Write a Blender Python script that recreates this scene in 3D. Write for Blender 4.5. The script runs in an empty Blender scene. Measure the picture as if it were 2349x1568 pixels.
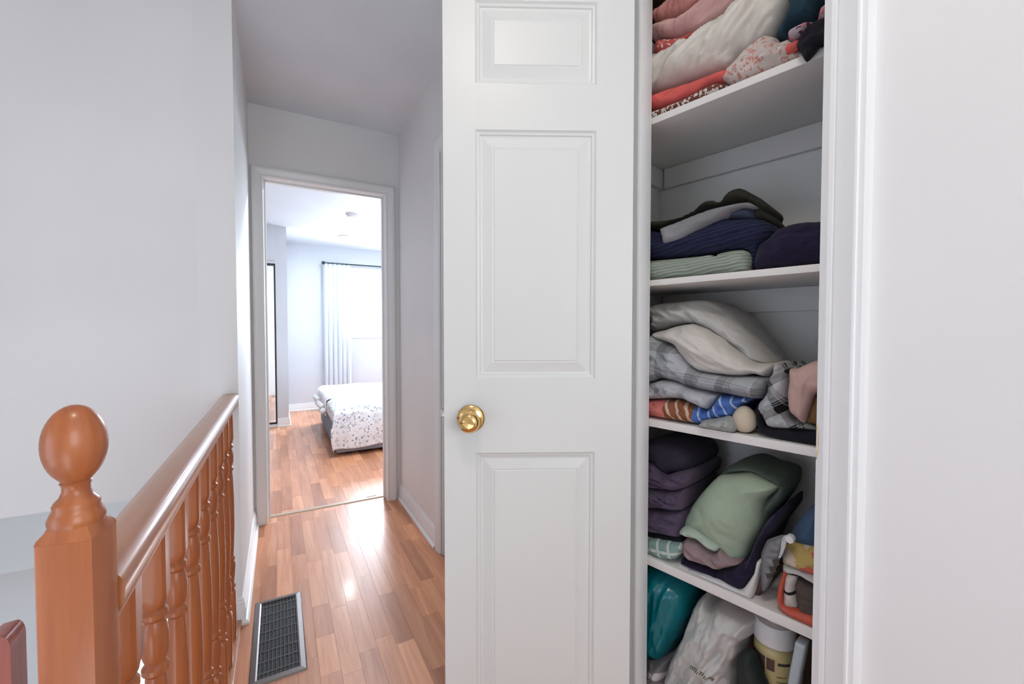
import bpy, bmesh, math, random
from math import sin, cos, tan, radians as R, pi, sqrt, hypot
from mathutils import Vector as V, Matrix, noise
from mathutils.geometry import delaunay_2d_cdt
random.seed(7)
S = bpy.context.scene
COL = S.collection

# ------------------------------------------------------------------ camera
FPX, IW, IH = 966.0, 2349, 1568
YAW, PIT, EYE = R(28.96), R(-1.57), 1.143
fw = V((sin(YAW)*cos(PIT), cos(YAW)*cos(PIT), sin(PIT)))
rt = V((cos(YAW), -sin(YAW), 0)); up = rt.cross(fw)
fwh = V((sin(YAW), cos(YAW), 0))
CAM = V((0, 0, EYE))
cd = bpy.data.cameras.new('camera'); co = bpy.data.objects.new('camera', cd); COL.objects.link(co)
cd.sensor_width = 36; cd.lens = 36*FPX/IW; cd.clip_start = 0.02; cd.clip_end = 60
co.matrix_world = Matrix(((rt.x, up.x, -fw.x, 0), (rt.y, up.y, -fw.y, 0), (rt.z, up.z, -fw.z, EYE), (0, 0, 0, 1)))
S.camera = co
# ------------------------------------------------------------------ colour management, world, large lights
S.view_settings.view_transform = 'Standard'; S.view_settings.look = 'None'
S.view_settings.gamma = 1; S.view_settings.use_curve_mapping = False
S.view_settings.exposure = 0.12
S.cycles.max_bounces = 6; S.cycles.diffuse_bounces = 4; S.cycles.glossy_bounces = 3; S.cycles.transmission_bounces = 3; S.cycles.transparent_max_bounces = 6
S.cycles.use_adaptive_sampling = True; S.cycles.adaptive_threshold = 0.07; S.cycles.caustics_reflective = False; S.cycles.caustics_refractive = False
w = bpy.data.worlds.new('sky'); S.world = w; w.use_nodes = True
bg = w.node_tree.nodes['Background']; bg.inputs[0].default_value = (0.86, 0.93, 1, 1); bg.inputs[1].default_value = 3.0
def area(name, loc, direction, sx, sy, power, col, shape='RECTANGLE'):
    l = bpy.data.lights.new(name, 'AREA'); l.shape = shape; l.size = sx; l.size_y = sy; l.energy = power; l.color = col
    o = bpy.data.objects.new(name, l); COL.objects.link(o); o.location = loc
    o.rotation_euler = V(direction).to_track_quat('-Z', 'Y').to_euler(); return o
area('bedroom_window_daylight', (1.75, 6.80, 1.56), (0, -1, -0.5), 1.55, 0.9, 150, (0.78, 0.88, 1.0))
area('landing_window_daylight', (0.62, -2.05, 1.5), (0, 1, 0), 1.2, 1.35, 11, (0.98, 0.98, 1.0))
area('stairwell_window_daylight', (-0.72, 3.20, -0.72), (0, -1, 0), 0.5, 0.85, 14, (0.7, 0.82, 1.0))
area('stair_side_fill_light', (-1.55, 0.2, 0.7), (1, 0.25, 0.0), 1.0, 1.2, 8, (0.62, 0.75, 1.0))  # added bluish fill for the lower left wall; the side wall has no window

# ------------------------------------------------------------------ projection helpers (pixel -> point on a real plane)
def ray(x, y): return fw + rt*((x-IW/2)/FPX) + up*((IH/2-y)/FPX)
def onp(x, y, p0, n):
    r = ray(x, y); return CAM + r*((V(p0)-CAM).dot(n)/r.dot(n))
def onz(x, y, z): return onp(x, y, (0, 0, z), V((0, 0, 1)))
def onY(x, y, Y): return onp(x, y, (0, Y, 0), V((0, 1, 0)))
AC = R(28.96-41.68)
ec = V((-sin(AC), -cos(AC), 0)); ed = V((cos(AC), -sin(AC), 0))      # closet: along the opening, into the closet
hp = CAM + ray(1440, 757.5)*1.0; hp.z = 0
def cl(u, d, z): return hp + ec*u + ed*d + V((0, 0, z))
def onC(x, y, d):
    q = onp(x, y, hp+ed*d, ed); return (q-hp).dot(ec), q.z

# ------------------------------------------------------------------ materials
def mk(name):
    m = bpy.data.materials.new(name); m.use_nodes = True
    nt = m.node_tree; b = nt.nodes['Principled BSDF']; return m, nt, b
def nd(nt, t, **kw):
    n = nt.nodes.new(t)
    for k, v in kw.items():
        if k.startswith('i_'):
            n.inputs[int(k[2:]) if k[2:].isdigit() else k[2:]].default_value = v
        else: setattr(n, k, v)
    return n
def ramp(nt, fac, stops, interp='LINEAR'):
    r = nt.nodes.new('ShaderNodeValToRGB'); r.color_ramp.interpolation = interp
    while len(r.color_ramp.elements) < len(stops): r.color_ramp.elements.new(0.5)
    for e, (p, c) in zip(r.color_ramp.elements, stops):
        e.position = p; e.color = (*c, 1)
    nt.links.new(fac, r.inputs[0]); return r.outputs[0]
def bump(nt, b, h, strength, dist):
    n = nd(nt, 'ShaderNodeBump', i_Strength=strength, i_Distance=dist)
    nt.links.new(h, n.inputs['Height']); nt.links.new(n.outputs[0], b.inputs['Normal']); return n
def mixc(nt, a, c, f, mode='MIX'):
    m = nd(nt, 'ShaderNodeMix', data_type='RGBA', blend_type=mode)
    for s, v in ((m.inputs[6], a), (m.inputs[7], c), (m.inputs[0], f)):
        if hasattr(v, 'is_linked'): nt.links.new(v, s)
        elif isinstance(v, (int, float)): s.default_value = v
        else: s.default_value = (*v, 1)
    return m.outputs[2]
def math_(nt, op, a, b_=None):
    m = nd(nt, 'ShaderNodeMath', operation=op)
    for s, v in zip(m.inputs, (a, b_)):
        if v is None: continue
        if hasattr(v, 'is_linked'): nt.links.new(v, s)
        else: s.default_value = v
    return m.outputs[0]
def geo_noise(nt, scale, detail=4, coord='Object', rough=0.5, stretch=None):
    tc = nd(nt, 'ShaderNodeTexCoord'); src = tc.outputs[coord]
    if stretch:
        mp = nd(nt, 'ShaderNodeMapping'); mp.inputs['Scale'].default_value = stretch
        nt.links.new(src, mp.inputs[0]); src = mp.outputs[0]
    n = nd(nt, 'ShaderNodeTexNoise', i_Scale=scale, i_Detail=detail, i_Roughness=rough)
    nt.links.new(src, n.inputs['Vector']); return n.outputs['Fac']
def paint(name, col, rough=0.5, bscale=180, bstr=0.12, var=0.03, spec=0.4):
    m, nt, b = mk(name)
    n = geo_noise(nt, 2.2, 1)
    c = ramp(nt, n, [(0.3, tuple(x*(1-var) for x in col)), (0.7, tuple(min(1, x*(1+var)) for x in col))])
    nt.links.new(c, b.inputs['Base Color']); b.inputs['Roughness'].default_value = rough
    b.inputs['Specular IOR Level'].default_value = spec
    if bstr >= 0.2: bump(nt, b, geo_noise(nt, bscale, 2), bstr, 0.002)
    return m
def plainm(name, col, rough=0.4, metal=0.0, spec=0.5, coat=0.0):
    m, nt, b = mk(name); b.inputs['Base Color'].default_value = (*col, 1); b.inputs['Roughness'].default_value = rough
    b.inputs['Metallic'].default_value = metal; b.inputs['Specular IOR Level'].default_value = spec; b.inputs['Coat Weight'].default_value = coat
    n = geo_noise(nt, 60, 2); r_ = ramp(nt, n, [(0.2, (rough*0.9,)*3), (0.8, (min(1, rough*1.1),)*3)]); nt.links.new(r_, b.inputs['Roughness'])
    return m
M = {}
M['wall'] = paint('wall_paint', (0.80, 0.795, 0.79), 0.6, 260, 0.10)
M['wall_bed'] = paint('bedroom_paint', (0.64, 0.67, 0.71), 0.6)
M['ceil'] = paint('ceiling_paint', (0.76, 0.79, 0.83), 0.8, 320, 0.35, 0.04)
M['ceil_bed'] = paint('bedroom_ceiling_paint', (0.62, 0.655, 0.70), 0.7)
M['trim'] = paint('trim_gloss', (0.83, 0.84, 0.84), 0.28, 60, 0.03, 0.015)
M['door'] = paint('door_paint', (0.68, 0.69, 0.67), 0.36, 90, 0.04, 0.015)
M['shelf'] = paint('shelf_paint', (0.80, 0.775, 0.745), 0.45, 90, 0.05, 0.03)
M['closet'] = paint('closet_paint', (0.84, 0.84, 0.81), 0.6, 200, 0.1)
M['brass'] = plainm('polished_brass', (0.83, 0.55, 0.22), 0.12, 1.0)
M['chrome'] = plainm('dull_nickel', (0.5, 0.5, 0.48), 0.3, 1.0)
M['black'] = plainm('black_metal', (0.02, 0.03, 0.04), 0.4)
M['ventm'] = plainm('bronze_grey_metal', (0.16, 0.14, 0.135), 0.38, 0.6)
M['ventslat'] = plainm('dark_vent_slat', (0.11, 0.108, 0.11), 0.6)
M['duct'] = plainm('dark_duct', (0.012, 0.012, 0.014), 0.7)
M['mirror'] = plainm('mirror_glass', (0.9, 0.93, 0.95), 0.03, 1.0)
M['bedgrey'] = paint('grey_upholstery', (0.22, 0.26, 0.33), 0.85, 500, 0.4, 0.06)
M['white_pl'] = plainm('white_plastic', (0.72, 0.72, 0.71), 0.4)
def wood(name, c1, c2, c3, rough, axis='Z', rand=False, coat=0.3, scale=1.0):
    m, nt, b = mk(name)
    tc = nd(nt, 'ShaderNodeTexCoord'); mp = nd(nt, 'ShaderNodeMapping')
    sc = {'Z': (34, 34, 2.0), 'Y': (34, 2.0, 34), 'X': (2, 34, 34)}[axis]
    mp.inputs['Scale'].default_value = tuple(x*scale for x in sc)
    nt.links.new(tc.outputs['Object'], mp.inputs[0])
    oi = nd(nt, 'ShaderNodeObjectInfo')
    if rand:
        k = math_(nt, 'MULTIPLY', oi.outputs['Random'], 97.0); cb = nd(nt, 'ShaderNodeCombineXYZ')
        for i in range(3): nt.links.new(k, cb.inputs[i])
        nt.links.new(cb.outputs[0], mp.inputs['Location'])
    n = nd(nt, 'ShaderNodeTexNoise', i_Scale=1.0, i_Detail=6, i_Roughness=0.6, i_Distortion=0.6)
    nt.links.new(mp.outputs[0], n.inputs['Vector'])
    c = ramp(nt, n.outputs['Fac'], [(0.3, c1), (0.52, c2), (0.75, c3)])
    if rand:
        t = ramp(nt, oi.outputs['Random'], [(0.0, (0.66, 0.57, 0.50)), (0.3, (0.93, 0.87, 0.82)), (0.55, (1.08, 1.0, 0.93)), (0.8, (1.30, 1.30, 1.24)), (1.0, (0.82, 0.74, 0.68))])
        c = mixc(nt, c, t, 1.0, 'MULTIPLY')
    nt.links.new(c, b.inputs['Base Color']); b.inputs['Roughness'].default_value = rough
    b.inputs['Coat Weight'].default_value = coat; b.inputs['Coat Roughness'].default_value = 0.12
    bump(nt, b, n.outputs['Fac'], 0.06, 0.001); return m
M['oak'] = wood('honey_oak', (0.30, 0.078, 0.021), (0.40, 0.120, 0.037), (0.48, 0.165, 0.057), 0.36, 'Z', False, 0.2)
M['oakrail'] = wood('honey_oak_rail', (0.30, 0.10, 0.036), (0.40, 0.15, 0.06), (0.48, 0.2, 0.085), 0.28, 'Y', False, 0.5)
M['redwood'] = wood('reddish_wood', (0.25, 0.035, 0.018), (0.36, 0.06, 0.03), (0.45, 0.09, 0.04), 0.3, 'Z', False, 0.5)
M['plank'] = wood('laminate_plank', (0.50, 0.212, 0.108), (0.62, 0.287, 0.158), (0.72, 0.385, 0.232), 0.32, 'Y', True, 0.2)
M['plankbase'] = wood('laminate_joint', (0.3, 0.13, 0.065), (0.36, 0.17, 0.085), (0.4, 0.19, 0.1), 0.5, 'Y')
M['thresh'] = wood('threshold_wood', (0.42, 0.30, 0.2), (0.55, 0.42, 0.3), (0.62, 0.5, 0.38), 0.35, 'X')
def emis(name, col, st):
    m, nt, b = mk(name); b.inputs['Base Color'].default_value = (*col, 1)
    b.inputs['Emission Color'].default_value = (*col, 1); b.inputs['Emission Strength'].default_value = st; return m
M['lamp'] = emis('lit_lamp', (1, 0.95, 0.85), 6.0)
M['pot'] = emis('lit_recessed_lamp', (1, 0.98, 0.94), 10.0)
def glassm():
    m, nt, b = mk('window_glass'); b.inputs['Base Color'].default_value = (0.95, 0.98, 1, 1); b.inputs['Roughness'].default_value = 0.0
    tr = nd(nt, 'ShaderNodeBsdfTransparent'); mx = nd(nt, 'ShaderNodeMixShader', i_0=0.08)
    gl = nd(nt, 'ShaderNodeBsdfGlossy', i_Roughness=0.02)
    nt.links.new(tr.outputs[0], mx.inputs[1]); nt.links.new(gl.outputs[0], mx.inputs[2])
    nt.links.new(mx.outputs[0], nt.nodes['Material Output'].inputs[0]); return m
M['glass'] = glassm()

# fabrics: pattern coordinates are the cloth's own UV map, in metres
def uvsrc(nt, rot=0.0, scale=(1, 1, 1), warp=0.0, wscale=14):
    uv = nd(nt, 'ShaderNodeUVMap'); uv.uv_map = 'cloth'
    mp = nd(nt, 'ShaderNodeMapping'); mp.inputs['Rotation'].default_value = (0, 0, rot); mp.inputs['Scale'].default_value = scale
    src = uv.outputs[0]
    if warp:
        n = nd(nt, 'ShaderNodeTexNoise', i_Scale=wscale, i_Detail=2); nt.links.new(src, n.inputs['Vector'])
        vm = nd(nt, 'ShaderNodeVectorMath', operation='MULTIPLY_ADD'); nt.links.new(n.outputs['Color'], vm.inputs[0])
        vm.inputs[1].default_value = (warp, warp, 0); nt.links.new(src, vm.inputs[2]); src = vm.outputs[0]
    nt.links.new(src, mp.inputs[0]); return mp.outputs[0]
def fabric(name, col, rough=0.9, kind='plain', rot=0.0, p=None, fuzz=0.4, bs=700, sheen=0.04):
    m, nt, b = mk(name); p = p or {}
    b.inputs['Roughness'].default_value = rough; b.inputs['Specular IOR Level'].default_value = 0.2
    b.inputs['Sheen Weight'].default_value = sheen
    base = ramp(nt, geo_noise(nt, 9, 3, 'Object'), [(0.25, tuple(x*0.86 for x in col)), (0.75, tuple(min(1, x*1.1) for x in col))])
    h = geo_noise(nt, bs, 2, 'Object'); hs, hd = fuzz, 0.002
    if kind == 'rib':
        src = uvsrc(nt, rot, warp=0.012)
        wv = nd(nt, 'ShaderNodeTexWave', wave_type='BANDS', bands_direction='Y', i_Scale=p.get('s', 32), i_Distortion=1.2, i_Detail=2)
        nt.links.new(src, wv.inputs[0]); h = math_(nt, 'ADD', wv.outputs['Fac'], math_(nt, 'MULTIPLY', h, 0.6)); hs, hd = 0.9, 0.004
        base = mixc(nt, base, tuple(x*p.get('dark', 0.55) for x in col), math_(nt, 'MULTIPLY', math_(nt, 'SUBTRACT', 1.0, wv.outputs['Fac']), 0.7))
    elif kind == 'plaid':
        src = uvsrc(nt, rot, warp=0.006); sx = nd(nt, 'ShaderNodeSeparateXYZ'); nt.links.new(src, sx.inputs[0])
        per = p.get('per', 0.034)
        def bands(o):
            f = math_(nt, 'FRACT', math_(nt, 'DIVIDE', o, per)); return f
        bx_, by_ = bands(sx.outputs[0]), bands(sx.outputs[1])
        st = p.get('stops', [(0, 0), (0.5, 1), (0.78, 0.3), (0.82, 0.8), (0.86, 0.3), (0.9, 0.8), (0.94, 0.0)])
        fa = ramp(nt, bx_, [(a, (v, v, v)) for a, v in st], 'CONSTANT'); fb = ramp(nt, by_, [(a, (v, v, v)) for a, v in st], 'CONSTANT')
        f = math_(nt, 'MULTIPLY', math_(nt, 'ADD', fa, fb), 0.5)
        base = mixc(nt, base, p['c2'], f)
        if 'c3' in p: base = mixc(nt, base, p['c3'], math_(nt, 'MULTIPLY', math_(nt, 'GREATER_THAN', f, 0.9), 1.0))
    elif kind == 'stripes':
        src = uvsrc(nt, rot, warp=p.get('warp', 0.01)); sx = nd(nt, 'ShaderNodeSeparateXYZ'); nt.links.new(src, sx.inputs[0])
        f = math_(nt, 'FRACT', math_(nt, 'DIVIDE', math_(nt, 'SUBTRACT', sx.outputs[0], p['u0']), p['per']))
        base = ramp(nt, f, p['stops'], 'CONSTANT')
    elif kind == 'print':
        src = uvsrc(nt, rot, warp=0.01)
        vo = nd(nt, 'ShaderNodeTexVoronoi', feature=p.get('feat', 'F1'), distance=p.get('dist', 'EUCLIDEAN'), i_Scale=p.get('s', 55)); nt.links.new(src, vo.inputs['Vector'])
        f = math_(nt, 'LESS_THAN', vo.outputs['Distance'], p.get('t', 0.33))
        if p.get('mod', True):
            n2 = nd(nt, 'ShaderNodeTexNoise', i_Scale=p.get('s', 55)*1.7, i_Detail=1); nt.links.new(src, n2.inputs['Vector'])
            f = math_(nt, 'MULTIPLY', f, math_(nt, 'GREATER_THAN', n2.outputs['Fac'], p.get('nt', 0.47)))
        c2 = p['c2']
        if 'c3' in p:
            sp = nd(nt, 'ShaderNodeSeparateColor'); nt.links.new(vo.outputs['Color'], sp.inputs[0])
            c2 = mixc(nt, p['c2'], p['c3'], math_(nt, 'GREATER_THAN', sp.outputs[0], 0.6))
        base = mixc(nt, base, c2, f)
    elif kind == 'gingham':
        src = uvsrc(nt, rot); sx = nd(nt, 'ShaderNodeSeparateXYZ'); nt.links.new(src, sx.inputs[0])
        fs = []
        for o in (0, 1):
            f = math_(nt, 'FRACT', math_(nt, 'DIVIDE', sx.outputs[o], p['per'])); fs.append(math_(nt, 'GREATER_THAN', f, p.get('w', 0.78)))
        base = mixc(nt, base, p['c2'], math_(nt, 'MAXIMUM', fs[0], fs[1]))
    nt.links.new(base, b.inputs['Base Color'])
    bump(nt, b, h, hs, hd); return m

# ------------------------------------------------------------------ object helpers
def props(o, label=None, cat=None, group=None, kind=None):
    if label: o['label'] = label
    if cat: o['category'] = cat
    if group: o['group'] = group
    if kind: o['kind'] = kind
    return o
def empty(name, loc):
    o = bpy.data.objects.new(name, None); o.location = loc; o.empty_display_size = 0.05; COL.objects.link(o); return o
def wloc(o):
    l = V((0, 0, 0))
    while o: l = l + V(o.location); o = o.parent
    return l
def mesh_obj(name, verts, faces, mat, parent=None, smooth=False, origin=None):
    """verts are world points; the object's own origin is its base (or given)"""
    vs = [V(v) for v in verts]
    if origin is None:
        lo = [min(v[i] for v in vs) for i in range(3)]; hi = [max(v[i] for v in vs) for i in range(3)]
        origin = V(((lo[0]+hi[0])/2, (lo[1]+hi[1])/2, lo[2]))
    origin = V(origin)
    me = bpy.data.meshes.new(name); me.from_pydata([tuple(v-origin) for v in vs], [], faces); me.update()
    if smooth:
        for p in me.polygons: p.use_smooth = True
    if mat: me.materials.append(mat)
    o = bpy.data.objects.new(name, me); COL.objects.link(o)
    if parent: o.parent = parent; o.location = origin - wloc(parent)
    else: o.location = origin
    return o
def fix(o):
    bm = bmesh.new(); bm.from_mesh(o.data); bmesh.ops.recalc_face_normals(bm, faces=bm.faces); bm.to_mesh(o.data); bm.free(); return o
def smooth_by_angle(o, ang=35):
    bm = bmesh.new(); bm.from_mesh(o.data); bmesh.ops.recalc_face_normals(bm, faces=bm.faces)
    for f in bm.faces: f.smooth = True
    for e in bm.edges:
        if len(e.link_faces) == 2 and e.calc_face_angle(0) > R(ang): e.smooth = False
    bm.to_mesh(o.data); bm.free(); return o
def obox(name, p0, ax, ay, az, mat, parent=None, bev=0.0, seg=2):
    """box from corner p0 along the three edge vectors"""
    p0, ax, ay, az = V(p0), V(ax), V(ay), V(az)
    vs = [p0, p0+ax, p0+ax+ay, p0+ay, p0+az, p0+ax+az, p0+ax+ay+az, p0+ay+az]
    fs = [(0, 3, 2, 1), (4, 5, 6, 7), (0, 1, 5, 4), (1, 2, 6, 5), (2, 3, 7, 6), (3, 0, 4, 7)]
    o = mesh_obj(name, vs, fs, mat, parent)
    bm = bmesh.new(); bm.from_mesh(o.data); bmesh.ops.recalc_face_normals(bm, faces=bm.faces)
    if bev: bmesh.ops.bevel(bm, geom=list(bm.edges), offset=bev, segments=seg, affect='EDGES', profile=0.6)
    bm.to_mesh(o.data); bm.free()
    if bev: smooth_by_angle(o, 50)
    return o
def box(name, x0, x1, y0, y1, z0, z1, mat, parent=None, bev=0.0, seg=2):
    return obox(name, (x0, y0, z0), (x1-x0, 0, 0), (0, y1-y0, 0), (0, 0, z1-z0), mat, parent, bev, seg)
def cbox(name, u0, u1, d0, d1, z0, z1, mat, parent=None, bev=0.0, seg=2):
    return obox(name, cl(u0, d0, z0), ec*(u1-u0), ed*(d1-d0), (0, 0, z1-z0), mat, parent, bev, seg)
def sweep(name, prof, path, mat, parent=None, closed_prof=True, sharp=30):
    """prof: list of (a,b); path: list of (origin, avec, bvec) frames -> swept solid"""
    n = len(prof); vs = []; fs = []
    for o_, a_, b_ in path:
        for a, b in prof: vs.append(V(o_)+V(a_)*a+V(b_)*b)
    for k in range(len(path)-1):
        for i in range(n):
            j = (i+1) % n; fs.append((k*n+i, k*n+j, (k+1)*n+j, (k+1)*n+i))
    fs.append(tuple(range(n-1, -1, -1))); fs.append(tuple((len(path)-1)*n+i for i in range(n)))
    o = mesh_obj(name, vs, fs, mat, parent); return smooth_by_angle(o, sharp)
def lathe(name, prof, base, mat, parent=None, seg=32, axis=(0, 0, 1), sharp=40):
    """prof: (radius, height) bottom to top"""
    base = V(base); az = V(axis).normalized(); ax = az.orthogonal().normalized(); ay = az.cross(ax)
    vs = []; fs = []
    for r, h_ in prof:
        for i in range(seg):
            t = 2*pi*i/seg; vs.append(base+az*h_+(ax*cos(t)+ay*sin(t))*max(r, 1e-5))
    for k in range(len(prof)-1):
        for i in range(seg):
            j = (i+1) % seg; fs.append((k*seg+i, k*seg+j, (k+1)*seg+j, (k+1)*seg+i))
    fs.append(tuple(range(seg-1, -1, -1))); fs.append(tuple((len(prof)-1)*seg+i for i in range(seg)))
    return smooth_by_angle(mesh_obj(name, vs, fs, mat, parent), sharp)
def prism(name, pts, z0, z1, mat, parent=None):
    n = len(pts); vs = [V((p[0], p[1], z0)) for p in pts]+[V((p[0], p[1], z1)) for p in pts]
    fs = [tuple(range(n)), tuple(range(2*n-1, n-1, -1))]+[(i, (i+1) % n, n+(i+1) % n, n+i) for i in range(n)]
    return fix(mesh_obj(name, vs, fs, mat, parent))
ST = 'structure'

# ================================================================== THE SETTING
HX0, HX1 = -0.14, 0.715           # hall between these walls
DWY = 2.86                        # hall face of the bedroom-door wall
CH, CB = 2.44, 2.37               # ceilings
BY1, BUMP = 6.72, 5.71            # bedroom far wall, front of its built-in closet
# ceilings
props(box('ceiling', -1.7, 2.2, -2.3, DWY, CH, CH+0.1, M['ceil']), 'grey white textured hallway ceiling', 'ceiling', kind=ST)
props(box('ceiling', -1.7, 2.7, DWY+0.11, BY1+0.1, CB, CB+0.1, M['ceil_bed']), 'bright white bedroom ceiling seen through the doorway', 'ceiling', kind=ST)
# walls
props(box('wall_left', -0.26, HX0, 1.93, DWY, -0.02, CH, M['wall']), 'white wall end between stair railing and bedroom doorway', 'wall', kind=ST)
props(box('wall_stair', -1.6, -0.26, 1.93, 2.03, 0.55, CH, M['wall']), 'large plain white wall above the stairwell behind the railing', 'wall', kind=ST)
props(box('wall_stair_side', -1.72, -1.62, -2.2, 3.2, -2.5, CH, M['wall']), 'outer side wall of the stairwell', 'wall', kind=ST)
wsl = empty('wall_stair_lower', (-0.95, 3.12, -2.5)); props(wsl, 'bluish lower stairwell wall below the big white wall', 'wall', kind=ST)
for a in ((-1.62, -0.97, -2.5, 0.55), (-0.47, -0.27, -2.5, 0.55), (-0.97, -0.47, -2.5, -1.16), (-0.97, -0.47, -0.30, 0.55)): box('wall_panel', a[0], a[1], 3.12, 3.22, a[2], a[3], M['wall'], wsl)
props(box('ceiling_stair', -1.62, -0.27, 2.03, 3.12, 0.55, 0.62, M['wall']), 'soffit over the lower stair flight', 'ceiling', kind=ST)
props(box('wall_stair_inner', -0.27, -0.21, -2.2, 3.12, -2.5, -0.03, M['wall']), 'stairwell side wall below the landing floor', 'wall', kind=ST)
props(box('floor_lower', -1.62, -0.27, -2.2, 3.12, -2.55, -2.5, M['plankbase']), 'lower storey floor at the foot of the stairwell', 'floor', kind=ST)
# wall with the bedroom doorway
OX0, OX1, OZ = -0.068, 0.622, 2.03
dw = empty('wall_back', (0.3, DWY, 0)); props(dw, 'grey white wall around the bedroom doorway', 'wall', kind=ST)
box('wall_panel', -1.7, OX0-0.012, DWY, DWY+0.11, 0, CH, M['wall'], dw); box('wall_panel', OX1+0.012, 2.7, DWY, DWY+0.11, 0, CH, M['wall'], dw)
box('wall_panel', OX0-0.012, OX1+0.012, DWY, DWY+0.11, OZ+0.012, CH, M['wall'], dw)
# hall right wall
rw = props(box('wall_right', HX1, HX1+0.1, 2.03, DWY, 0, CH, M['wall']), 'narrow white hallway wall right of the bedroom doorway', 'wall', kind=ST)
rw2 = props(prism('wall_corner', [cl(0, 0, 0)[:2], cl(0, 0.085, 0)[:2], cl(-0.147, 0.085, 0)[:2], (HX1+0.1, 1.08), (HX1, 1.08), cl(-0.06, 0, 0)[:2]], 0, CH, M['wall']),
            'wall corner behind the open closet door', 'wall', kind=ST)
props(box('wall_right', HX1, HX1+0.1, 1.08, 2.03, 2.04, CH, M['wall']), 'wall strip above the side door behind the closet door', 'wall', kind=ST)
# closet wall to the right, room behind the camera
props(cbox('wall_closet', 0.392, 2.9, 0.0, 0.1, 0, CH, M['wall']), 'bright plain white wall right of the linen closet', 'wall', kind=ST)
props(cbox('wall_closet', 0.0, 0.392, 0.0, 0.085, 2.06, CH, M['wall']), 'wall above the linen closet opening', 'wall', kind=ST)
nw = empty('wall_near', (0, -2.1, 0)); props(nw, 'landing wall with a window behind the viewer', 'wall', kind=ST)
for a in ((-1.7, -0.02, 0, CH), (1.26, 2.4, 0, CH), (-0.02, 1.26, 0, 0.78), (-0.02, 1.26, 2.22, CH)): box('wall_panel', a[0], a[1], -2.2, -2.1, a[2], a[3], M['wall'], nw)

# ---- floors, each laminate strip a piece of its own
def floor(x0, x1, y0, y1, vis, label, z=0.0, seed=1):
    rnd = random.Random(seed)
    fl = props(box('floor', x0, x1, y0, y1, z-0.03, z-0.004, M['plankbase']), label, 'floor', kind=ST)
    W_ = 0.064; g = 0.0003; meshes = {}
    lens = [0.20, 0.26, 0.32, 0.38, 0.44, 0.52]
    rv = []; rf = []; cand = []
    nx = int((x1-x0)/W_)
    for i in range(nx+1):
        xa = x0+i*W_; wd = min(W_, x1-xa)
        if wd < 0.01: continue
        y = y0-rnd.random()*0.4
        while y < y1:
            L = rnd.choice(lens); a, b_ = max(y, y0), min(y+L, y1); y += L
            if b_-a > 0.02: cand.append((xa, wd, a, b_))
    cam2 = V((0, 0)); vis_c = [c for c in cand if vis(c[0]+c[1]/2, (c[2]+c[3])/2)]
    vis_c.sort(key=lambda c: c[2]); keep = set(vis_c[:300])
    for c in cand:
        xa, wd, a, b_ = c
        if c in keep:
            key = (round(wd, 3), round(b_-a, 2))
            if key not in meshes:
                w2, l2 = wd-g, key[1]-g; e = 0.0003
                vs = [(0, 0, -0.004), (w2, 0, -0.004), (w2, l2, -0.004), (0, l2, -0.004), (0, 0, -e), (w2, 0, -e), (w2, l2, -e), (0, l2, -e),
                      (e, e, 0), (w2-e, e, 0), (w2-e, l2-e, 0), (e, l2-e, 0)]
                fs = [(8, 9, 10, 11)]+[(4+i, 4+(i+1) % 4, 8+(i+1) % 4, 8+i) for i in range(4)]+[(i, (i+1) % 4, 4+(i+1) % 4, 4+i) for i in range(4)]
                me = bpy.data.meshes.new('floor_plank'); me.from_pydata(vs, [], fs); me.update(); me.materials.append(M['plank']); meshes[key] = me
            o = bpy.data.objects.new('floor_plank', meshes[key]); COL.objects.link(o); o.parent = fl
            o.location = V((xa, a, z))-fl.location
        else:
            k = len(rv); rv += [(xa, a, z), (xa+wd-g, a, z), (xa+wd-g, b_-g, z), (xa, b_-g, z), (xa, a, z-.004), (xa+wd-g, a, z-.004), (xa+wd-g, b_-g, z-.004), (xa, b_-g, z-.004)]
            rf += [(k, k+1, k+2, k+3)]+[(k+4+i, k+4+(i+1) % 4, k+(i+1) % 4, k+i) for i in range(4)]
    if rv:
        o = mesh_obj('floor_planks', rv, rf, M['plank'], fl); o['kind'] = 'stuff'
    return fl
floor(-0.215, 0.80, -2.1, 2.93, lambda x, y: y > 1.0 and -0.22 < x < 0.76, 'honey laminate hallway floor of short staggered strips', 0.0, 3)
props(box('floor', 0.80, 2.2, -2.1, 2.3, -0.03, 0.0, M['plankbase']), 'floor beyond the landing wall', 'floor', kind=ST)
floor(-1.6, 2.6, 2.975, BY1, lambda x, y: -0.25 < x < 1.35 and x/y < 0.30 and x/y > -0.06, 'pale laminate bedroom floor seen through the doorway', 0.0, 5)
# threshold strip
thp = [(-0.02, 0), (-0.014, 0.006), (0, 0.008), (0.014, 0.006), (0.02, 0)]
th = sweep('trim_1', thp, [(V((OX0, 2.952, 0.0)), V((0, 1, 0)), V((0, 0, 1))), (V((OX1, 2.952, 0)), V((0, 1, 0)), V((0, 0, 1)))], M['thresh'])
props(th, 'pale wooden threshold strip across the bedroom doorway', 'threshold', kind=ST)

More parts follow.
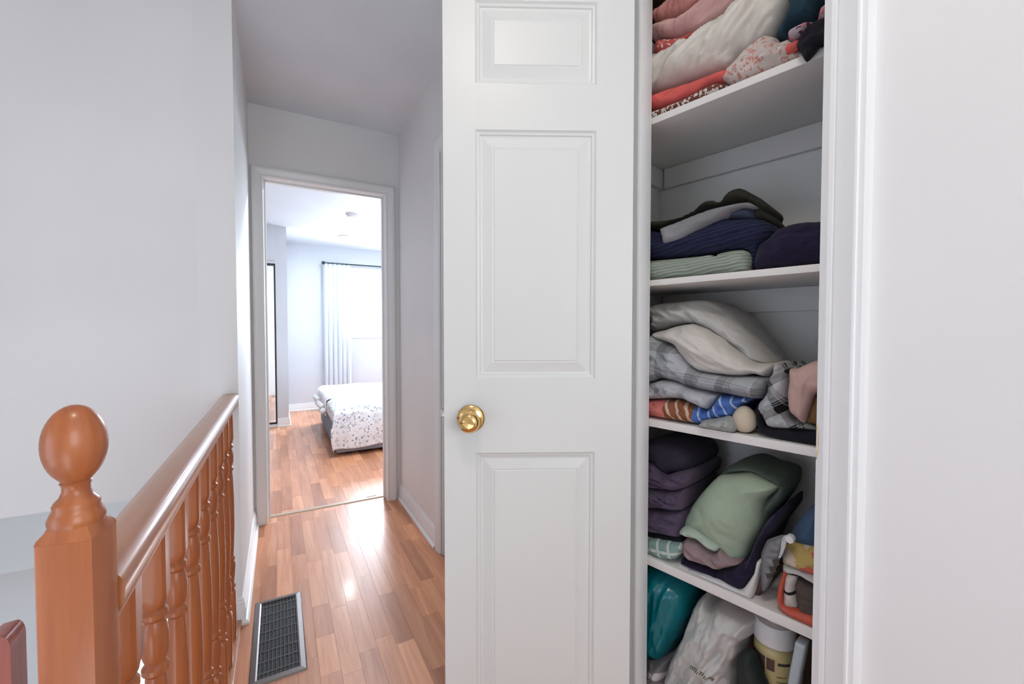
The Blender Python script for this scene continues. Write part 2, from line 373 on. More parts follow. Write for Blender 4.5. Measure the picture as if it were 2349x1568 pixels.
# ---- mouldings
CAS = [(0, 0), (0.004, 0.010), (0.012, 0.013), (0.016, 0.010), (0.022, 0.013), (0.040, 0.017), (0.050, 0.019), (0.058, 0.017), (0.062, 0.013), (0.064, 0)]
def casing(parent, y, x0, x1, z, mat, sgn=-1):
    a, n = V((1, 0, 0)), V((0, sgn, 0))
    sweep('casing_leg', CAS, [(V((x0, y, 0)), -a, n), (V((x0, y, z)), V((-1, 0, 1)), n)], mat, parent)
    sweep('casing_leg', CAS, [(V((x1, y, 0)), a, n), (V((x1, y, z)), V((1, 0, 1)), n)], mat, parent)
    sweep('casing_head', CAS, [(V((x0, y, z)), V((-1, 0, 1)), n), (V((x1, y, z)), V((1, 0, 1)), n)], mat, parent)
t = empty('trim_2', (0.28, DWY, 0)); props(t, 'white moulded door frame around the bedroom doorway', 'door frame', kind=ST)
casing(t, DWY, OX0, OX1, OZ, M['trim'])
box('jamb', OX0-0.012, OX0, DWY, DWY+0.11, 0, OZ, M['trim'], t); box('jamb', OX1, OX1+0.012, DWY, DWY+0.11, 0, OZ, M['trim'], t)
box('jamb_head', OX0-0.012, OX1+0.012, DWY, DWY+0.11, OZ, OZ+0.012, M['trim'], t)
box('door_stop', OX0, OX0+0.01, DWY+0.045, DWY+0.075, 0.008, OZ, M['trim'], t); box('door_stop', OX1-0.01, OX1, DWY+0.045, DWY+0.075, 0.008, OZ, M['trim'], t)
box('door_stop', OX0+0.01, OX1-0.01, DWY+0.045, DWY+0.075, OZ-0.01, OZ, M['trim'], t)
BB = [(0, 0), (0.013, 0), (0.013, 0.060), (0.010, 0.066), (0.010, 0.082), (0.006, 0.088), (0.006, 0.096), (0.002, 0.100), (0, 0.100)]
SH = [(0.013, 0), (0.024, 0), (0.023, 0.008), (0.018, 0.014), (0.013, 0.016)]
def basebd(name, pts, norms, label):
    o = sweep(name, BB, [(V((p[0], p[1], 0.0)), V((n[0], n[1], 0)), V((0, 0, 1))) for p, n in zip(pts, norms)], M['trim'])
    props(o, label, 'baseboard', kind=ST)
    sweep('shoe_moulding', SH, [(V((p[0], p[1], 0.0)), V((n[0], n[1], 0)), V((0, 0, 1))) for p, n in zip(pts, norms)], M['trim'], o); return o
basebd('baseboard_right', [(HX1, 2.105), (HX1, DWY)], [(-1, 0), (-1, 0)], 'white stepped baseboard along the right hallway wall')
basebd('baseboard_left', [(-0.26, 1.93), (HX0, 1.93), (HX0, DWY-0.02)], [(0, -1), (1, -1), (1, 0)], 'white baseboard wrapping the wall end by the railing')
basebd('baseboard_bedroom', [(0.09, BY1), (2.6, BY1)], [(0, -1), (0, -1)], 'white baseboard along the far bedroom wall')
basebd('baseboard_bedroom_closet', [(-0.028, BUMP), (0.092, BUMP), (0.092, BY1)], [(0, -1), (1, -1), (1, 0)], 'white baseboard at the foot of the bedroom closet corner')

# ---- side door in the hall, mostly behind the open closet door
d2 = empty('door_2', (HX1, 1.6, 0)); props(d2, 'white side door frame at the end of the hallway baseboard', 'door', kind=ST)
sweep('casing_leg', CAS, [(V((HX1, 2.035, 0)), V((0, 1, 0)), V((-1, 0, 0))), (V((HX1, 2.035, 2.03)), V((0, 1, 1)), V((-1, 0, 0)))], M['trim'], d2)
sweep('casing_head', CAS, [(V((HX1, 1.15, 2.03)), V((0, -1, 1)), V((-1, 0, 0))), (V((HX1, 2.035, 2.03)), V((0, 1, 1)), V((-1, 0, 0)))], M['trim'], d2)
box('door_leaf', HX1+0.03, HX1+0.065, 1.1, 2.02, 0.008, 2.028, M['door'], d2)
box('jamb', HX1, HX1+0.1, 2.02, 2.035, 0, 2.04, M['trim'], d2)
for py_, pz0, pz1 in ((1.22, 0.22, 0.82), (1.60, 0.22, 0.82), (1.22, 1.02, 1.60), (1.60, 1.02, 1.60), (1.22, 1.72, 1.92), (1.60, 1.72, 1.92)):
    box('panel', HX1+0.024, HX1+0.032, py_, py_+0.30, pz0, pz1, M['door'], d2, 0.005)

# ================================================================== OPEN CLOSET DOOR
ROT = R(1.5)
wv = (-rt*cos(ROT) - fwh*sin(ROT)).normalized(); nv = V((-wv.y, wv.x, 0))
if nv.dot(fwh) > 0: nv = -nv                                         # towards the viewer
DP = hp - fwh*0.036
def dpt(x, y):
    q = onp(x, y, DP, nv); return (q-DP).dot(wv), q.z
DW = dpt(1018, 757)[0]; DH = 2.02; DTH = 0.034
d1 = empty('door_1', DP + wv*DW/2); props(d1, 'white raised panel closet door standing open in the hallway', 'door', kind=ST)
xl, xr = dpt(1091, 757)[0], dpt(1366, 757)[0]                          # xl is towards the latch
pan = [(dpt(1230, 192)[1], dpt(1230, 2)[1]), (dpt(1230, 869)[1], dpt(1230, 298)[1]), (0.19, dpt(1230, 1037)[1])]
def dl(u, z, d): return DP + wv*u + nv*d + V((0, 0, z))
w0, w1 = min(xl, xr), max(xl, xr)
bar = lambda n, a, b_, z0, z1: obox(n, dl(a, z0, -DTH), wv*(b_-a), nv*DTH, (0, 0, z1-z0), M['door'], d1)
bar('stile', 0.0, w0, 0.012, DH); bar('stile', w1, DW, 0.012, DH)
zs = [0.012]+[z for p in pan for z in ()]
edges = sorted(pan, key=lambda p: p[0]); prev = 0.012
for za, zb in edges:
    bar('rail', w0, w1, prev, za); prev = zb
bar('rail', w0, w1, prev, DH)
for za, zb in pan:
    loops = [(0.0, 0.0), (0.004, -0.004), (0.009, -0.0055), (0.011, -0.0085), (0.016, -0.0095), (0.038, -0.0025), (0.041, -0.0035), (0.043, -0.002)]
    vs = []; fs = []
    for ins, dep in loops:
        for a, b_ in ((w0+ins, za+ins), (w1-ins, za+ins), (w1-ins, zb-ins), (w0+ins, zb-ins)): vs.append(dl(a, b_, dep))
    n = len(loops)
    for k in range(n-1):
        for i in range(4): fs.append((4*k+i, 4*k+(i+1) % 4, 4*k+4+(i+1) % 4, 4*k+4+i))
    fs.append((4*n-4, 4*n-3, 4*n-2, 4*n-1))
    for a, b_ in ((w0, za), (w1, za), (w1, zb), (w0, zb)): vs.append(dl(a, b_, -DTH))
    fs += [(i, 4*n+i, 4*n+(i+1) % 4, (i+1) % 4) for i in range(4)]+[(4*n+3, 4*n+2, 4*n+1, 4*n)]
    fix(mesh_obj('panel', vs, fs, M['door'], d1))
ku, kz = dpt(1080, 959)
kb = dl(ku, kz, 0)
knob = lathe('knob', [(0.0, 0), (0.031, 0), (0.0315, 0.003), (0.029, 0.006), (0.020, 0.0085), (0.013, 0.0105), (0.0115, 0.016), (0.012, 0.022), (0.016, 0.026),
                      (0.0205, 0.031), (0.0235, 0.038), (0.0238, 0.045), (0.021, 0.052), (0.016, 0.0565), (0.011, 0.0585), (0.0105, 0.0575), (0.0, 0.0585)], kb, M['brass'], d1, 40, nv)
knob['label'] = 'polished brass round door knob'
obox('latch_plate', dl(DW, kz-0.03, -0.028), wv*0.0012, nv*0.022, (0, 0, 0.06), M['brass'], d1)
lt = obox('latch_bolt', dl(DW, kz+0.002, -0.024), wv*0.0085, nv*0.013, (0, 0, 0.017), M['chrome'], d1, 0.001); lt['label'] = 'small metal latch bolt on the door edge'
for hz in (0.25, 1.05, 1.8): lathe('hinge', [(0, 0), (0.005, 0.0), (0.005, 0.09), (0, 0.09)], dl(-0.006, hz, -DTH-0.002), M['brass'], d1, 12)

# ================================================================== LINEN CLOSET
SF, SB = 0.10, 0.41                    # shelf front and back depth
UL, UR = -0.147, 0.47
wc = empty('wall_closet_inside', cl(0.15, 0.25, 0)); props(wc, 'grey white inside walls of the linen closet', 'wall', kind=ST)
cbox('back_panel', UL-0.02, UR+0.02, SB, SB+0.02, 0, CH, M['closet'], wc); cbox('side_panel', UL-0.02, UL, 0.085, SB, 0, CH, M['closet'], wc)
cbox('side_panel', UR, UR+0.02, 0.1, SB, 0, CH, M['closet'], wc); cbox('top_panel', UL, UR, 0.085, SB, 2.36, 2.40, M['closet'], wc)
cbox('bottom_panel', UL, UR, 0.0, SB, 0, 0.02, M['closet'], wc)
SHELF = [(1.657, 0.017, 'uppermost white closet shelf seen from below, under the crumpled bedding'), (1.255, 0.015, 'white closet shelf at eye level under the navy towels'),
         (0.899, 0.019, 'white closet shelf under the large white duvet'), (0.541, 0.022, 'white closet shelf under the rolled sage towel'), (0.18, 0.02, 'lowest white closet shelf under bags and bottle')]
for z, tk, lab in SHELF:
    s = empty('closet_shelf', cl(0.16, 0.25, z)); props(s, lab, 'shelf')
    cbox('board', UL+0.001, UR-0.001, SF, SB-0.001, z, z+tk, M['shelf'], s, 0.0015)
    cbox('cleat', UL+0.02, UR-0.002, SB-0.016, SB-0.001, z-0.062, z-0.0005, M['shelf'], s, 0.001)
    cbox('cleat', UL+0.001, UL+0.016, 0.16, SB-0.001, z-0.062, z-0.0005, M['shelf'], s, 0.001)
ZS = [z+tk for z, tk, _ in SHELF]
tj = empty('trim_3', cl(0.2, 0, 0)); props(tj, 'white moulded frame of the linen closet opening', 'door frame', kind=ST)
cbox('jamb', -0.004, 0.0, -0.001, 0.098, 0, 2.04, M['trim'], tj); cbox('door_stop', 0.0, 0.009, 0.034, 0.075, 0, 2.04, M['trim'], tj, 0.002)
cbox('jamb', 0.378, 0.392, -0.001, 0.098, 0, 2.04, M['trim'], tj)
CAS2 = [(0, 0), (0.0, 0.006), (0.006, 0.009), (0.011, 0.012), (0.017, 0.0125), (0.019, 0.0105), (0.021, 0.0125), (0.031, 0.014), (0.040, 0.0175), (0.046, 0.0195), (0.049, 0.0195), (0.051, 0.016), (0.058, 0.0165), (0.063, 0.014), (0.066, 0)]
sweep('casing_leg', CAS2, [(cl(0.376, 0, 0), ec, -ed), (cl(0.376, 0, 2.04), ec+V((0, 0, 1)), -ed)], M['trim'], tj, sharp=18)
sweep('casing_head', CAS2, [(cl(0.0, 0, 2.04), -ec+V((0, 0, 1)), -ed), (cl(0.376, 0, 2.04), ec+V((0, 0, 1)), -ed)], M['trim'], tj)
# strike plate with its curved lip
sz0, sz1 = onC(1876, 1052, -0.004)[1], onC(1876, 972, -0.004)[1]
vs = []; fs = []; ns = 14
for i in range(ns+1):
    tt = i/ns; z = sz0+(sz1-sz0)*tt; lip = 0.0028*sin(pi*min(1, max(0, (tt-0.08)/0.84)))**0.7
    for dd_, uu in ((0.02, 0.3755), (0.0, 0.3752), (-0.004-lip*0.4, 0.3752+lip*0.9), (-0.0075-lip*0.4, 0.3762+lip)):
        vs.append(cl(uu, dd_, z))
for i in range(ns):
    for k in range(3): fs.append((4*i+k, 4*i+k+1, 4*i+5+k, 4*i+4+k))
sp = mesh_obj('strike_plate', vs, fs, M['brass'], tj, True); sp['label'] = 'small brass strike plate on the closet frame'
md = sp.modifiers.new('thick', 'SOLIDIFY'); md.thickness = 0.0012

# ================================================================== STAIR RAILING
RX = -0.1675
rl = empty('stair_railing', (RX, 1.25, 0)); props(rl, 'honey oak stair railing with turned balusters', 'railing')
RP = [(-0.018, 0.846), (-0.02, 0.858), (-0.027, 0.866), (-0.0280, 0.878), (-0.029, 0.890), (-0.022, 0.8985), (-0.010, 0.902), (0.010, 0.902), (0.022, 0.8985), (0.029, 0.890), (0.0280, 0.878), (0.027, 0.866), (0.02, 0.858), (0.018, 0.846)]
o = sweep('handrail', RP, [(V((RX, 0.556, 0)), V((1, 0, 0)), V((0, 0, 1))), (V((RX, 1.929, 0)), V((1, 0, 0)), V((0, 0, 1)))], M['oakrail'], rl, sharp=60)
box('shoe_rail', RX-0.026, RX+0.026, 0.556, 1.929, 0.0, 0.02, M['oakrail'], rl, 0.004)
def baluster(y):
    hw = 0.0172; seg = 24
    prof = []
    def sq(z): return ('s', hw, z)
    P = [sq(0.012), sq(0.19), ('r', 0.0150, 0.197), ('r', 0.0115, 0.203), ('r', 0.0165, 0.209), ('r', 0.0165, 0.215), ('r', 0.012, 0.221), ('r', 0.0145, 0.245), ('r', 0.0175, 0.285), ('r', 0.0165, 0.298), ('r', 0.0120, 0.304),
         ('r', 0.0168, 0.310), ('r', 0.0168, 0.316), ('r', 0.0122, 0.322), ('r', 0.0145, 0.36), ('r', 0.0172, 0.44), ('r', 0.0165, 0.54), ('r', 0.0140, 0.61), ('r', 0.0122, 0.632), ('r', 0.0166, 0.638), ('r', 0.0166, 0.645), ('r', 0.0122, 0.651),
         ('r', 0.0165, 0.665), ('r', 0.0172, 0.69), ('r', 0.0145, 0.708), ('r', 0.0120, 0.714), ('r', 0.0165, 0.720), ('r', 0.0165, 0.727), ('r', 0.0125, 0.732), ('r', 0.0155, 0.738), sq(0.752), sq(0.852)]
    vs = []; fs = []
    for k, r, z in P:
        for i in range(seg):
            t = 2*pi*(i+0.5)/seg; c, s = cos(t), sin(t)
            if k == 's': m_ = r/max(abs(c), abs(s)); m_ = min(m_, r*1.36)
            else: m_ = r
            vs.append((RX+c*m_, y+s*m_, z))
    for k in range(len(P)-1):
        for i in range(seg): fs.append((k*seg+i, k*seg+(i+1) % seg, (k+1)*seg+(i+1) % seg, (k+1)*seg+i))
    return smooth_by_angle(mesh_obj('baluster', vs, fs, M['oak'], rl), 30)
b0 = baluster(0.648)
for k in range(1, 9):
    c = b0.copy(); COL.objects.link(c); c.parent = rl; c.location = b0.location+V((0, 0.1465*k, 0))
# newel post
NA = R(-10); nf = V((cos(NA), sin(NA), 0)); ng = V((-sin(NA), cos(NA), 0)); NS = 0.0405
ncorner = V((-0.150, 0.511, 0)); nc = ncorner - nf*NS/2 + ng*NS/2
nw_ = empty('newel_post', nc); props(nw_, 'square honey oak newel post with turned ball finial', 'newel post')
obox('post', nc-nf*NS/2-ng*NS/2, nf*NS, ng*NS, (0, 0, 0.955), M['oak'], nw_, 0.002)
zt = 0.955
vs = []; fs = []; seg = 28; lv = [('s', NS/2, zt-0.001), ('s', NS/2-0.001, zt+0.003), ('r', 0.0190, zt+0.011)]
for k, r, z in lv:
    for i in range(seg):
        t = 2*pi*(i+0.5)/seg; c, s = cos(t), sin(t); m_ = min(r/max(abs(c), abs(s)), r*1.4) if k == 's' else r
        vs.append(nc+nf*c*m_+ng*s*m_+V((0, 0, z)))
for k in range(2):
    for i in range(seg): fs.append((k*seg+i, k*seg+(i+1) % seg, (k+1)*seg+(i+1) % seg, (k+1)*seg+i))
fs.append(tuple(2*seg+i for i in range(seg)))
smooth_by_angle(mesh_obj('post_top', vs, fs, M['oak'], nw_), 40)
prof = [(0.0, 0.006), (0.0185, 0.008), (0.0198, 0.012), (0.0198, 0.016), (0.0180, 0.021), (0.0160, 0.025), (0.0166, 0.028), (0.0152, 0.031), (0.0118, 0.035), (0.0098, 0.040), (0.0096, 0.044), (0.0104, 0.0465), (0.0112, 0.048), (0.0100, 0.0495)]
bh, br = 0.0365, 0.0226
for k in range(1, 18):
    a = -pi/2+pi*(0.14+0.86*k/17); prof.append((br*cos(a), 0.0495+bh*0.92+bh*sin(a)))
fin = lathe('finial', prof, nc+V((0, 0, zt)), M['oak'], nw_, 40); fin['label'] = 'turned ball finial'
# reddish rounded wooden post glimpsed down in the stairwell
p0 = onY(22, 1440, 1.25); pz = p0.z
pr = [(-0.035, -1.6)]
rp = empty('lower_newel', (p0.x-0.02, 1.25, -2.5)); props(rp, 'reddish brown rounded wooden post low in the stairwell corner', 'post')
prof = [(-0.05, -2.5)]+[(-0.05, pz-0.07)]+[(-0.045*cos(a)-0.004, pz-0.045+0.045*sin(a)) for a in [R(x) for x in range(10, 90, 16)]]+[(0.026+0.024*cos(a)-0.004, pz-0.03+0.03*sin(a)) for a in [R(x) for x in range(90, -1, -15)]]+[(0.046, -2.5)]
prof = [(a*0.52, b_) for a, b_ in prof]
sweep('post', prof, [(V((p0.x-0.012, 1.22, 0)), V((1, 0, 0)), V((0, 0, 1))), (V((p0.x-0.012, 1.28, 0)), V((1, 0, 0)), V((0, 0, 1)))], M['redwood'], rp, sharp=50)
# lower stairwell window
w2 = empty('window_2', (-0.72, 3.12, -1.2)); props(w2, 'bright lower stairwell window glimpsed between the balusters', 'window', kind=ST)
for a in ((-1.0, -0.97, -1.2, -0.26), (-0.47, -0.44, -1.2, -0.26), (-0.97, -0.47, -1.2, -1.16), (-0.97, -0.47, -0.30, -0.26)): box('window_frame', a[0], a[1], 3.09, 3.12, a[2], a[3], M['trim'], w2)
box('pane', -0.97, -0.47, 3.16, 3.165, -1.16, -0.30, M['glass'], w2)

# ================================================================== FLOOR REGISTER
vr = empty('floor_register', (-0.016, 1.805, 0)); props(vr, 'bronze grey metal floor vent with black grille by the railing', 'vent')
vx0, vx1, vy0, vy1 = -0.102, 0.07, 1.55, 2.035
fr = 0.024
VP = [(0, 0.0002), (0.004, 0.005), (fr-0.005, 0.0075), (fr, 0.005), (fr, 0.0002)]
cs = [(vx0, vy0, 1, 1), (vx1, vy0, -1, 1), (vx1, vy1, -1, -1), (vx0, vy1, 1, -1)]
for i in range(4):
    a, b_ = cs[i], cs[(i+1) % 4]
    sweep('frame_side', VP, [(V((a[0], a[1], 0)), V((a[2], a[3], 0)), V((0, 0, 1))), (V((b_[0], b_[1], 0)), V((b_[2], b_[3], 0)), V((0, 0, 1)))], M['ventm'], vr)
box('duct', vx0+fr, vx1-fr, vy0+fr, vy1-fr, 0.0003, 0.0008, M['duct'], vr)
iy0, iy1, ix0, ix1 = vy0+fr, vy1-fr, vx0+fr, vx1-fr
s0 = None
for k in range(10):
    x = ix0+(k+0.5)*(ix1-ix0)/10
    if s0 is None: s0 = box('slat', x-0.0007, x+0.0007, iy0, iy1, 0.001, 0.0045, M['ventslat'], vr); sx0 = x
    else:
        c = s0.copy(); COL.objects.link(c); c.parent = vr; c.location = s0.location+V((x-sx0, 0, 0))
s0 = None
for k in range(8):
    y = iy0+(k+0.5)*(iy1-iy0)/8
    if s0 is None: s0 = obox('louvre', (ix0, y-0.003, 0.0012), (ix1-ix0, 0, 0), (0, 0.005, 0.0016), (0, -0.0006, 0.001), M['ventslat'], vr); sy0 = y
    else:
        c = s0.copy(); COL.objects.link(c); c.parent = vr; c.location = s0.location+V((0, y-sy0, 0))

# ================================================================== BEDROOM
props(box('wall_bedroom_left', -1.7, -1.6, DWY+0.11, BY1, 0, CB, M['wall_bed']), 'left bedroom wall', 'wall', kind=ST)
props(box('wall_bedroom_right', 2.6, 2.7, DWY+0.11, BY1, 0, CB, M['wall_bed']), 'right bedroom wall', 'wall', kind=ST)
wx0, wx1, wz0, wz1 = 0.97, 2.5, 1.10, 2.03
fwl = empty('wall_bedroom_far', (0.5, BY1, 0)); props(fwl, 'bright white far bedroom wall with the curtained window', 'wall', kind=ST)
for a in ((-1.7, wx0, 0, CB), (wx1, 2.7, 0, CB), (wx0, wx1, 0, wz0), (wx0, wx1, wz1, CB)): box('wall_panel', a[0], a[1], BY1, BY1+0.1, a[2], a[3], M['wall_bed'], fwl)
bc = empty('wall_bedroom_closet', (-0.7, BUMP, 0)); props(bc, 'white built-in bedroom closet front beside its mirrored door', 'wall', kind=ST)
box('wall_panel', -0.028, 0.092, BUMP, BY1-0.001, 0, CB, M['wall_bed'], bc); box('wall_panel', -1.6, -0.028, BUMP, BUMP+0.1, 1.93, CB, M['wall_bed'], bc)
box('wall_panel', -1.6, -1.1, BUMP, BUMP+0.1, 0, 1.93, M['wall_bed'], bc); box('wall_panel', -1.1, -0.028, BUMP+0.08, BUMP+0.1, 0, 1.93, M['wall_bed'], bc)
md_ = empty('mirror_door', (-0.35, BUMP+0.03, 0)); props(md_, 'tall mirrored sliding closet door with dark frame in the bedroom', 'mirror door')
for nme, a in (('frame_side', (-0.046, -0.03, 0.03, 1.925)), ('frame_side', (-0.70, -0.684, 0.03, 1.925)), ('frame_rail', (-0.684, -0.046, 1.905, 1.925)), ('frame_rail', (-0.684, -0.046, 0.03, 0.05))):
    box(nme, a[0], a[1], BUMP+0.02, BUMP+0.045, a[2], a[3], M['black'], md_)
box('mirror', -0.684, -0.046, BUMP+0.03, BUMP+0.04, 0.05, 1.905, M['mirror'], md_)
hz_ = onY(620, 597, BUMP).z
box('head_strip', -1.1, -0.03, BUMP-0.006, BUMP-0.0005, hz_-0.006, hz_+0.004, M['chrome'], md_)
box('track', -1.1, -0.028, BUMP+0.005, BUMP+0.06, 0.0, 0.028, M['trim'], md_)
# window
w1 = empty('window_1', (1.7, BY1, wz0)); props(w1, 'bright white framed bedroom window beside the curtain', 'window', kind=ST)
fwd = 0.05
for nme, a in (('window_frame', (wx0, wx0+0.03, wz0, wz1)), ('window_frame', (wx1-0.03, wx1, wz0, wz1)), ('window_frame', (wx0+0.03, wx1-0.03, wz1-0.03, wz1)), ('window_frame', (wx0+0.03, wx1-0.03, wz0, wz0+0.03))):
    box(nme, a[0], a[1], BY1+0.02, BY1+0.07, a[2], a[3], M['trim'], w1)
for nme, a in (('window_casing', (wx0-0.06, wx0, wz0-0.07, wz1+0.06)), ('window_casing', (wx1, wx1+0.06, wz0-0.07, wz1+0.06)), ('window_casing', (wx0, wx1, wz1, wz1+0.06)), ('window_casing', (wx0, wx1, wz0-0.07, wz0))):
    box(nme, a[0], a[1], BY1-0.018, BY1, a[2], a[3], M['trim'], w1, 0.004)
box('window_sill', wx0-0.06, wx1+0.06, BY1-0.035, BY1-0.018, wz0-0.015, wz0+0.005, M['trim'], w1, 0.004)
box('pane', wx0+0.03, wx1-0.03, BY1+0.04, BY1+0.045, wz0+0.03, wz1-0.03, M['glass'], w1)
# roller blind valance at the top of the window
vb = props(box('blind_cassette', wx0+0.002, wx1-0.002, BY1-0.012, BY1+0.018, wz1-0.05, wz1-0.001, M['white_pl'], None, 0.006), 'white roller blind cassette at the top of the bedroom window', 'blind')
# curtain rod
RZ, RY = 2.115, BY1-0.09
cr = empty('curtain_rod', (1.6, RY, RZ)); props(cr, 'thin black curtain rod with knob end above the window', 'curtain rod')
def tube(name, a, b_, r, mat, parent, seg=12):
    a, b_ = V(a), V(b_); return lathe(name, [(0, 0), (r, 0), (r, (b_-a).length), (0, (b_-a).length)], a, mat, parent, seg, (b_-a))
tube('rod', (0.585, RY, RZ), (2.58, RY, RZ), 0.010, M['black'], cr)
lathe('finial', [(0, -0.03), (0.018, -0.022), (0.024, -0.008), (0.022, 0.008), (0.014, 0.02), (0.012, 0.03), (0, 0.03)], (0.575, RY, RZ), M['black'], cr, 16, (1, 0, 0))
tube('bracket', (0.63, RY, RZ-0.004), (0.63, BY1-0.001, RZ-0.004), 0.007, M['black'], cr)
obox('bracket_plate', (0.617, BY1-0.006, RZ-0.06), (0.026, 0, 0), (0, 0.0055, 0), (0, 0, 0.08), M['black'], cr)
# curtain
def curtain(x0, x1, z0, z1, y):
    nu, nz = 150, 40; vs = []; fs = []
    for j in range(nz+1):
        tz = j/nz; z = z0+(z1-z0)*tz
        for i in range(nu+1):
            t = i/nu; pinch = 1-0.12*tz**3
            x = x0+(x1-x0)*(0.5+(t-0.5)*(1.0 if tz < 0.5 else 1.0))
            ph = t*2*pi*6.2+0.5*sin(5*t)+0.4*(1-tz)*sin(9*t)
            a = (0.012+0.012*(1-tz))*(0.5+0.8*abs(noise.noise(V((t*4, tz*0.7, 3)))))
            yy = y+a*sin(ph)+0.008*noise.noise(V((t*11, tz*3, 9)))
            vs.append((x+0.008*cos(ph), yy, z))
    for j in range(nz):
        for i in range(nu):
            k = j*(nu+1)+i; fs.append((k, k+1, k+nu+2, k+nu+1))
    o = mesh_obj('curtain', vs, fs, M['curt'], None, True); m_ = o.modifiers.new('thick', 'SOLIDIFY'); m_.thickness = 0.002; return o
def curtm():
    m, nt, b = mk('white_sheer_curtain'); b.inputs['Base Color'].default_value = (0.82, 0.86, 0.9, 1); b.inputs['Roughness'].default_value = 0.85
    tl = nd(nt, 'ShaderNodeBsdfTranslucent'); tl.inputs[0].default_value = (0.85, 0.9, 0.95, 1); mx = nd(nt, 'ShaderNodeMixShader', i_0=0.35)
    nt.links.new(b.outputs[0], mx.inputs[1]); nt.links.new(tl.outputs[0], mx.inputs[2]); nt.links.new(mx.outputs[0], nt.nodes['Material Output'].inputs[0])
    bump(nt, b, geo_noise(nt, 300, 2), 0.3, 0.002); return m
M['curt'] = curtm()
props(curtain(0.56, 0.935, 0.03, 2.11, RY), 'white sheer curtain hanging in folds beside the bedroom window', 'curtain')
# ceiling fittings
pl = onz(792, 542, CB); dt = onz(808, 492, CB)
for px_, py_, pw_, lab in ((pl.x, pl.y, 8, 'small lit recessed ceiling light in front of the bedroom window'), (0.55, 3.45, 17, 'added recessed ceiling light, out of view just inside the bedroom door'), (1.95, 4.0, 17, 'added recessed ceiling light, out of view above the head of the bed')):  # first one is visible; the other two are added unseen to brighten bedroom and hall
    plo = empty('recessed_light', (px_, py_, CB-0.01)); props(plo, lab, 'ceiling light', 'recessed lights of the bedroom')
    lathe('trim_ring', [(0.064, 0), (0.078, 0.0), (0.082, 0.006), (0.078, 0.0095), (0.064, 0.0095)], (px_, py_, CB-0.01), M['white_pl'], plo, 28)
    lathe('lens', [(0, -0.034), (0.03, -0.031), (0.052, -0.018), (0.062, -0.002), (0.063, 0.008), (0, 0.008)], (px_, py_, CB-0.01), M['pot'], plo, 28)
    area('recessed_light_beam', (px_, py_, CB-0.05), (0, 0, -1), 0.09, 0.09, pw_, (0.86, 0.93, 1.0), 'DISK')
sdo = empty('smoke_detector', (dt.x, dt.y, CB-0.035)); props(sdo, 'round white smoke detector on the bedroom ceiling', 'smoke detector')
lathe('base', [(0, 0.02), (0.062, 0.02), (0.064, 0.0349), (0, 0.0349)], (dt.x, dt.y, CB-0.035), M['white_pl'], sdo, 28)
lathe('cover', [(0, 0), (0.03, 0.0), (0.048, 0.006), (0.054, 0.02), (0, 0.02)], (dt.x, dt.y, CB-0.035), M['white_pl'], sdo, 28)
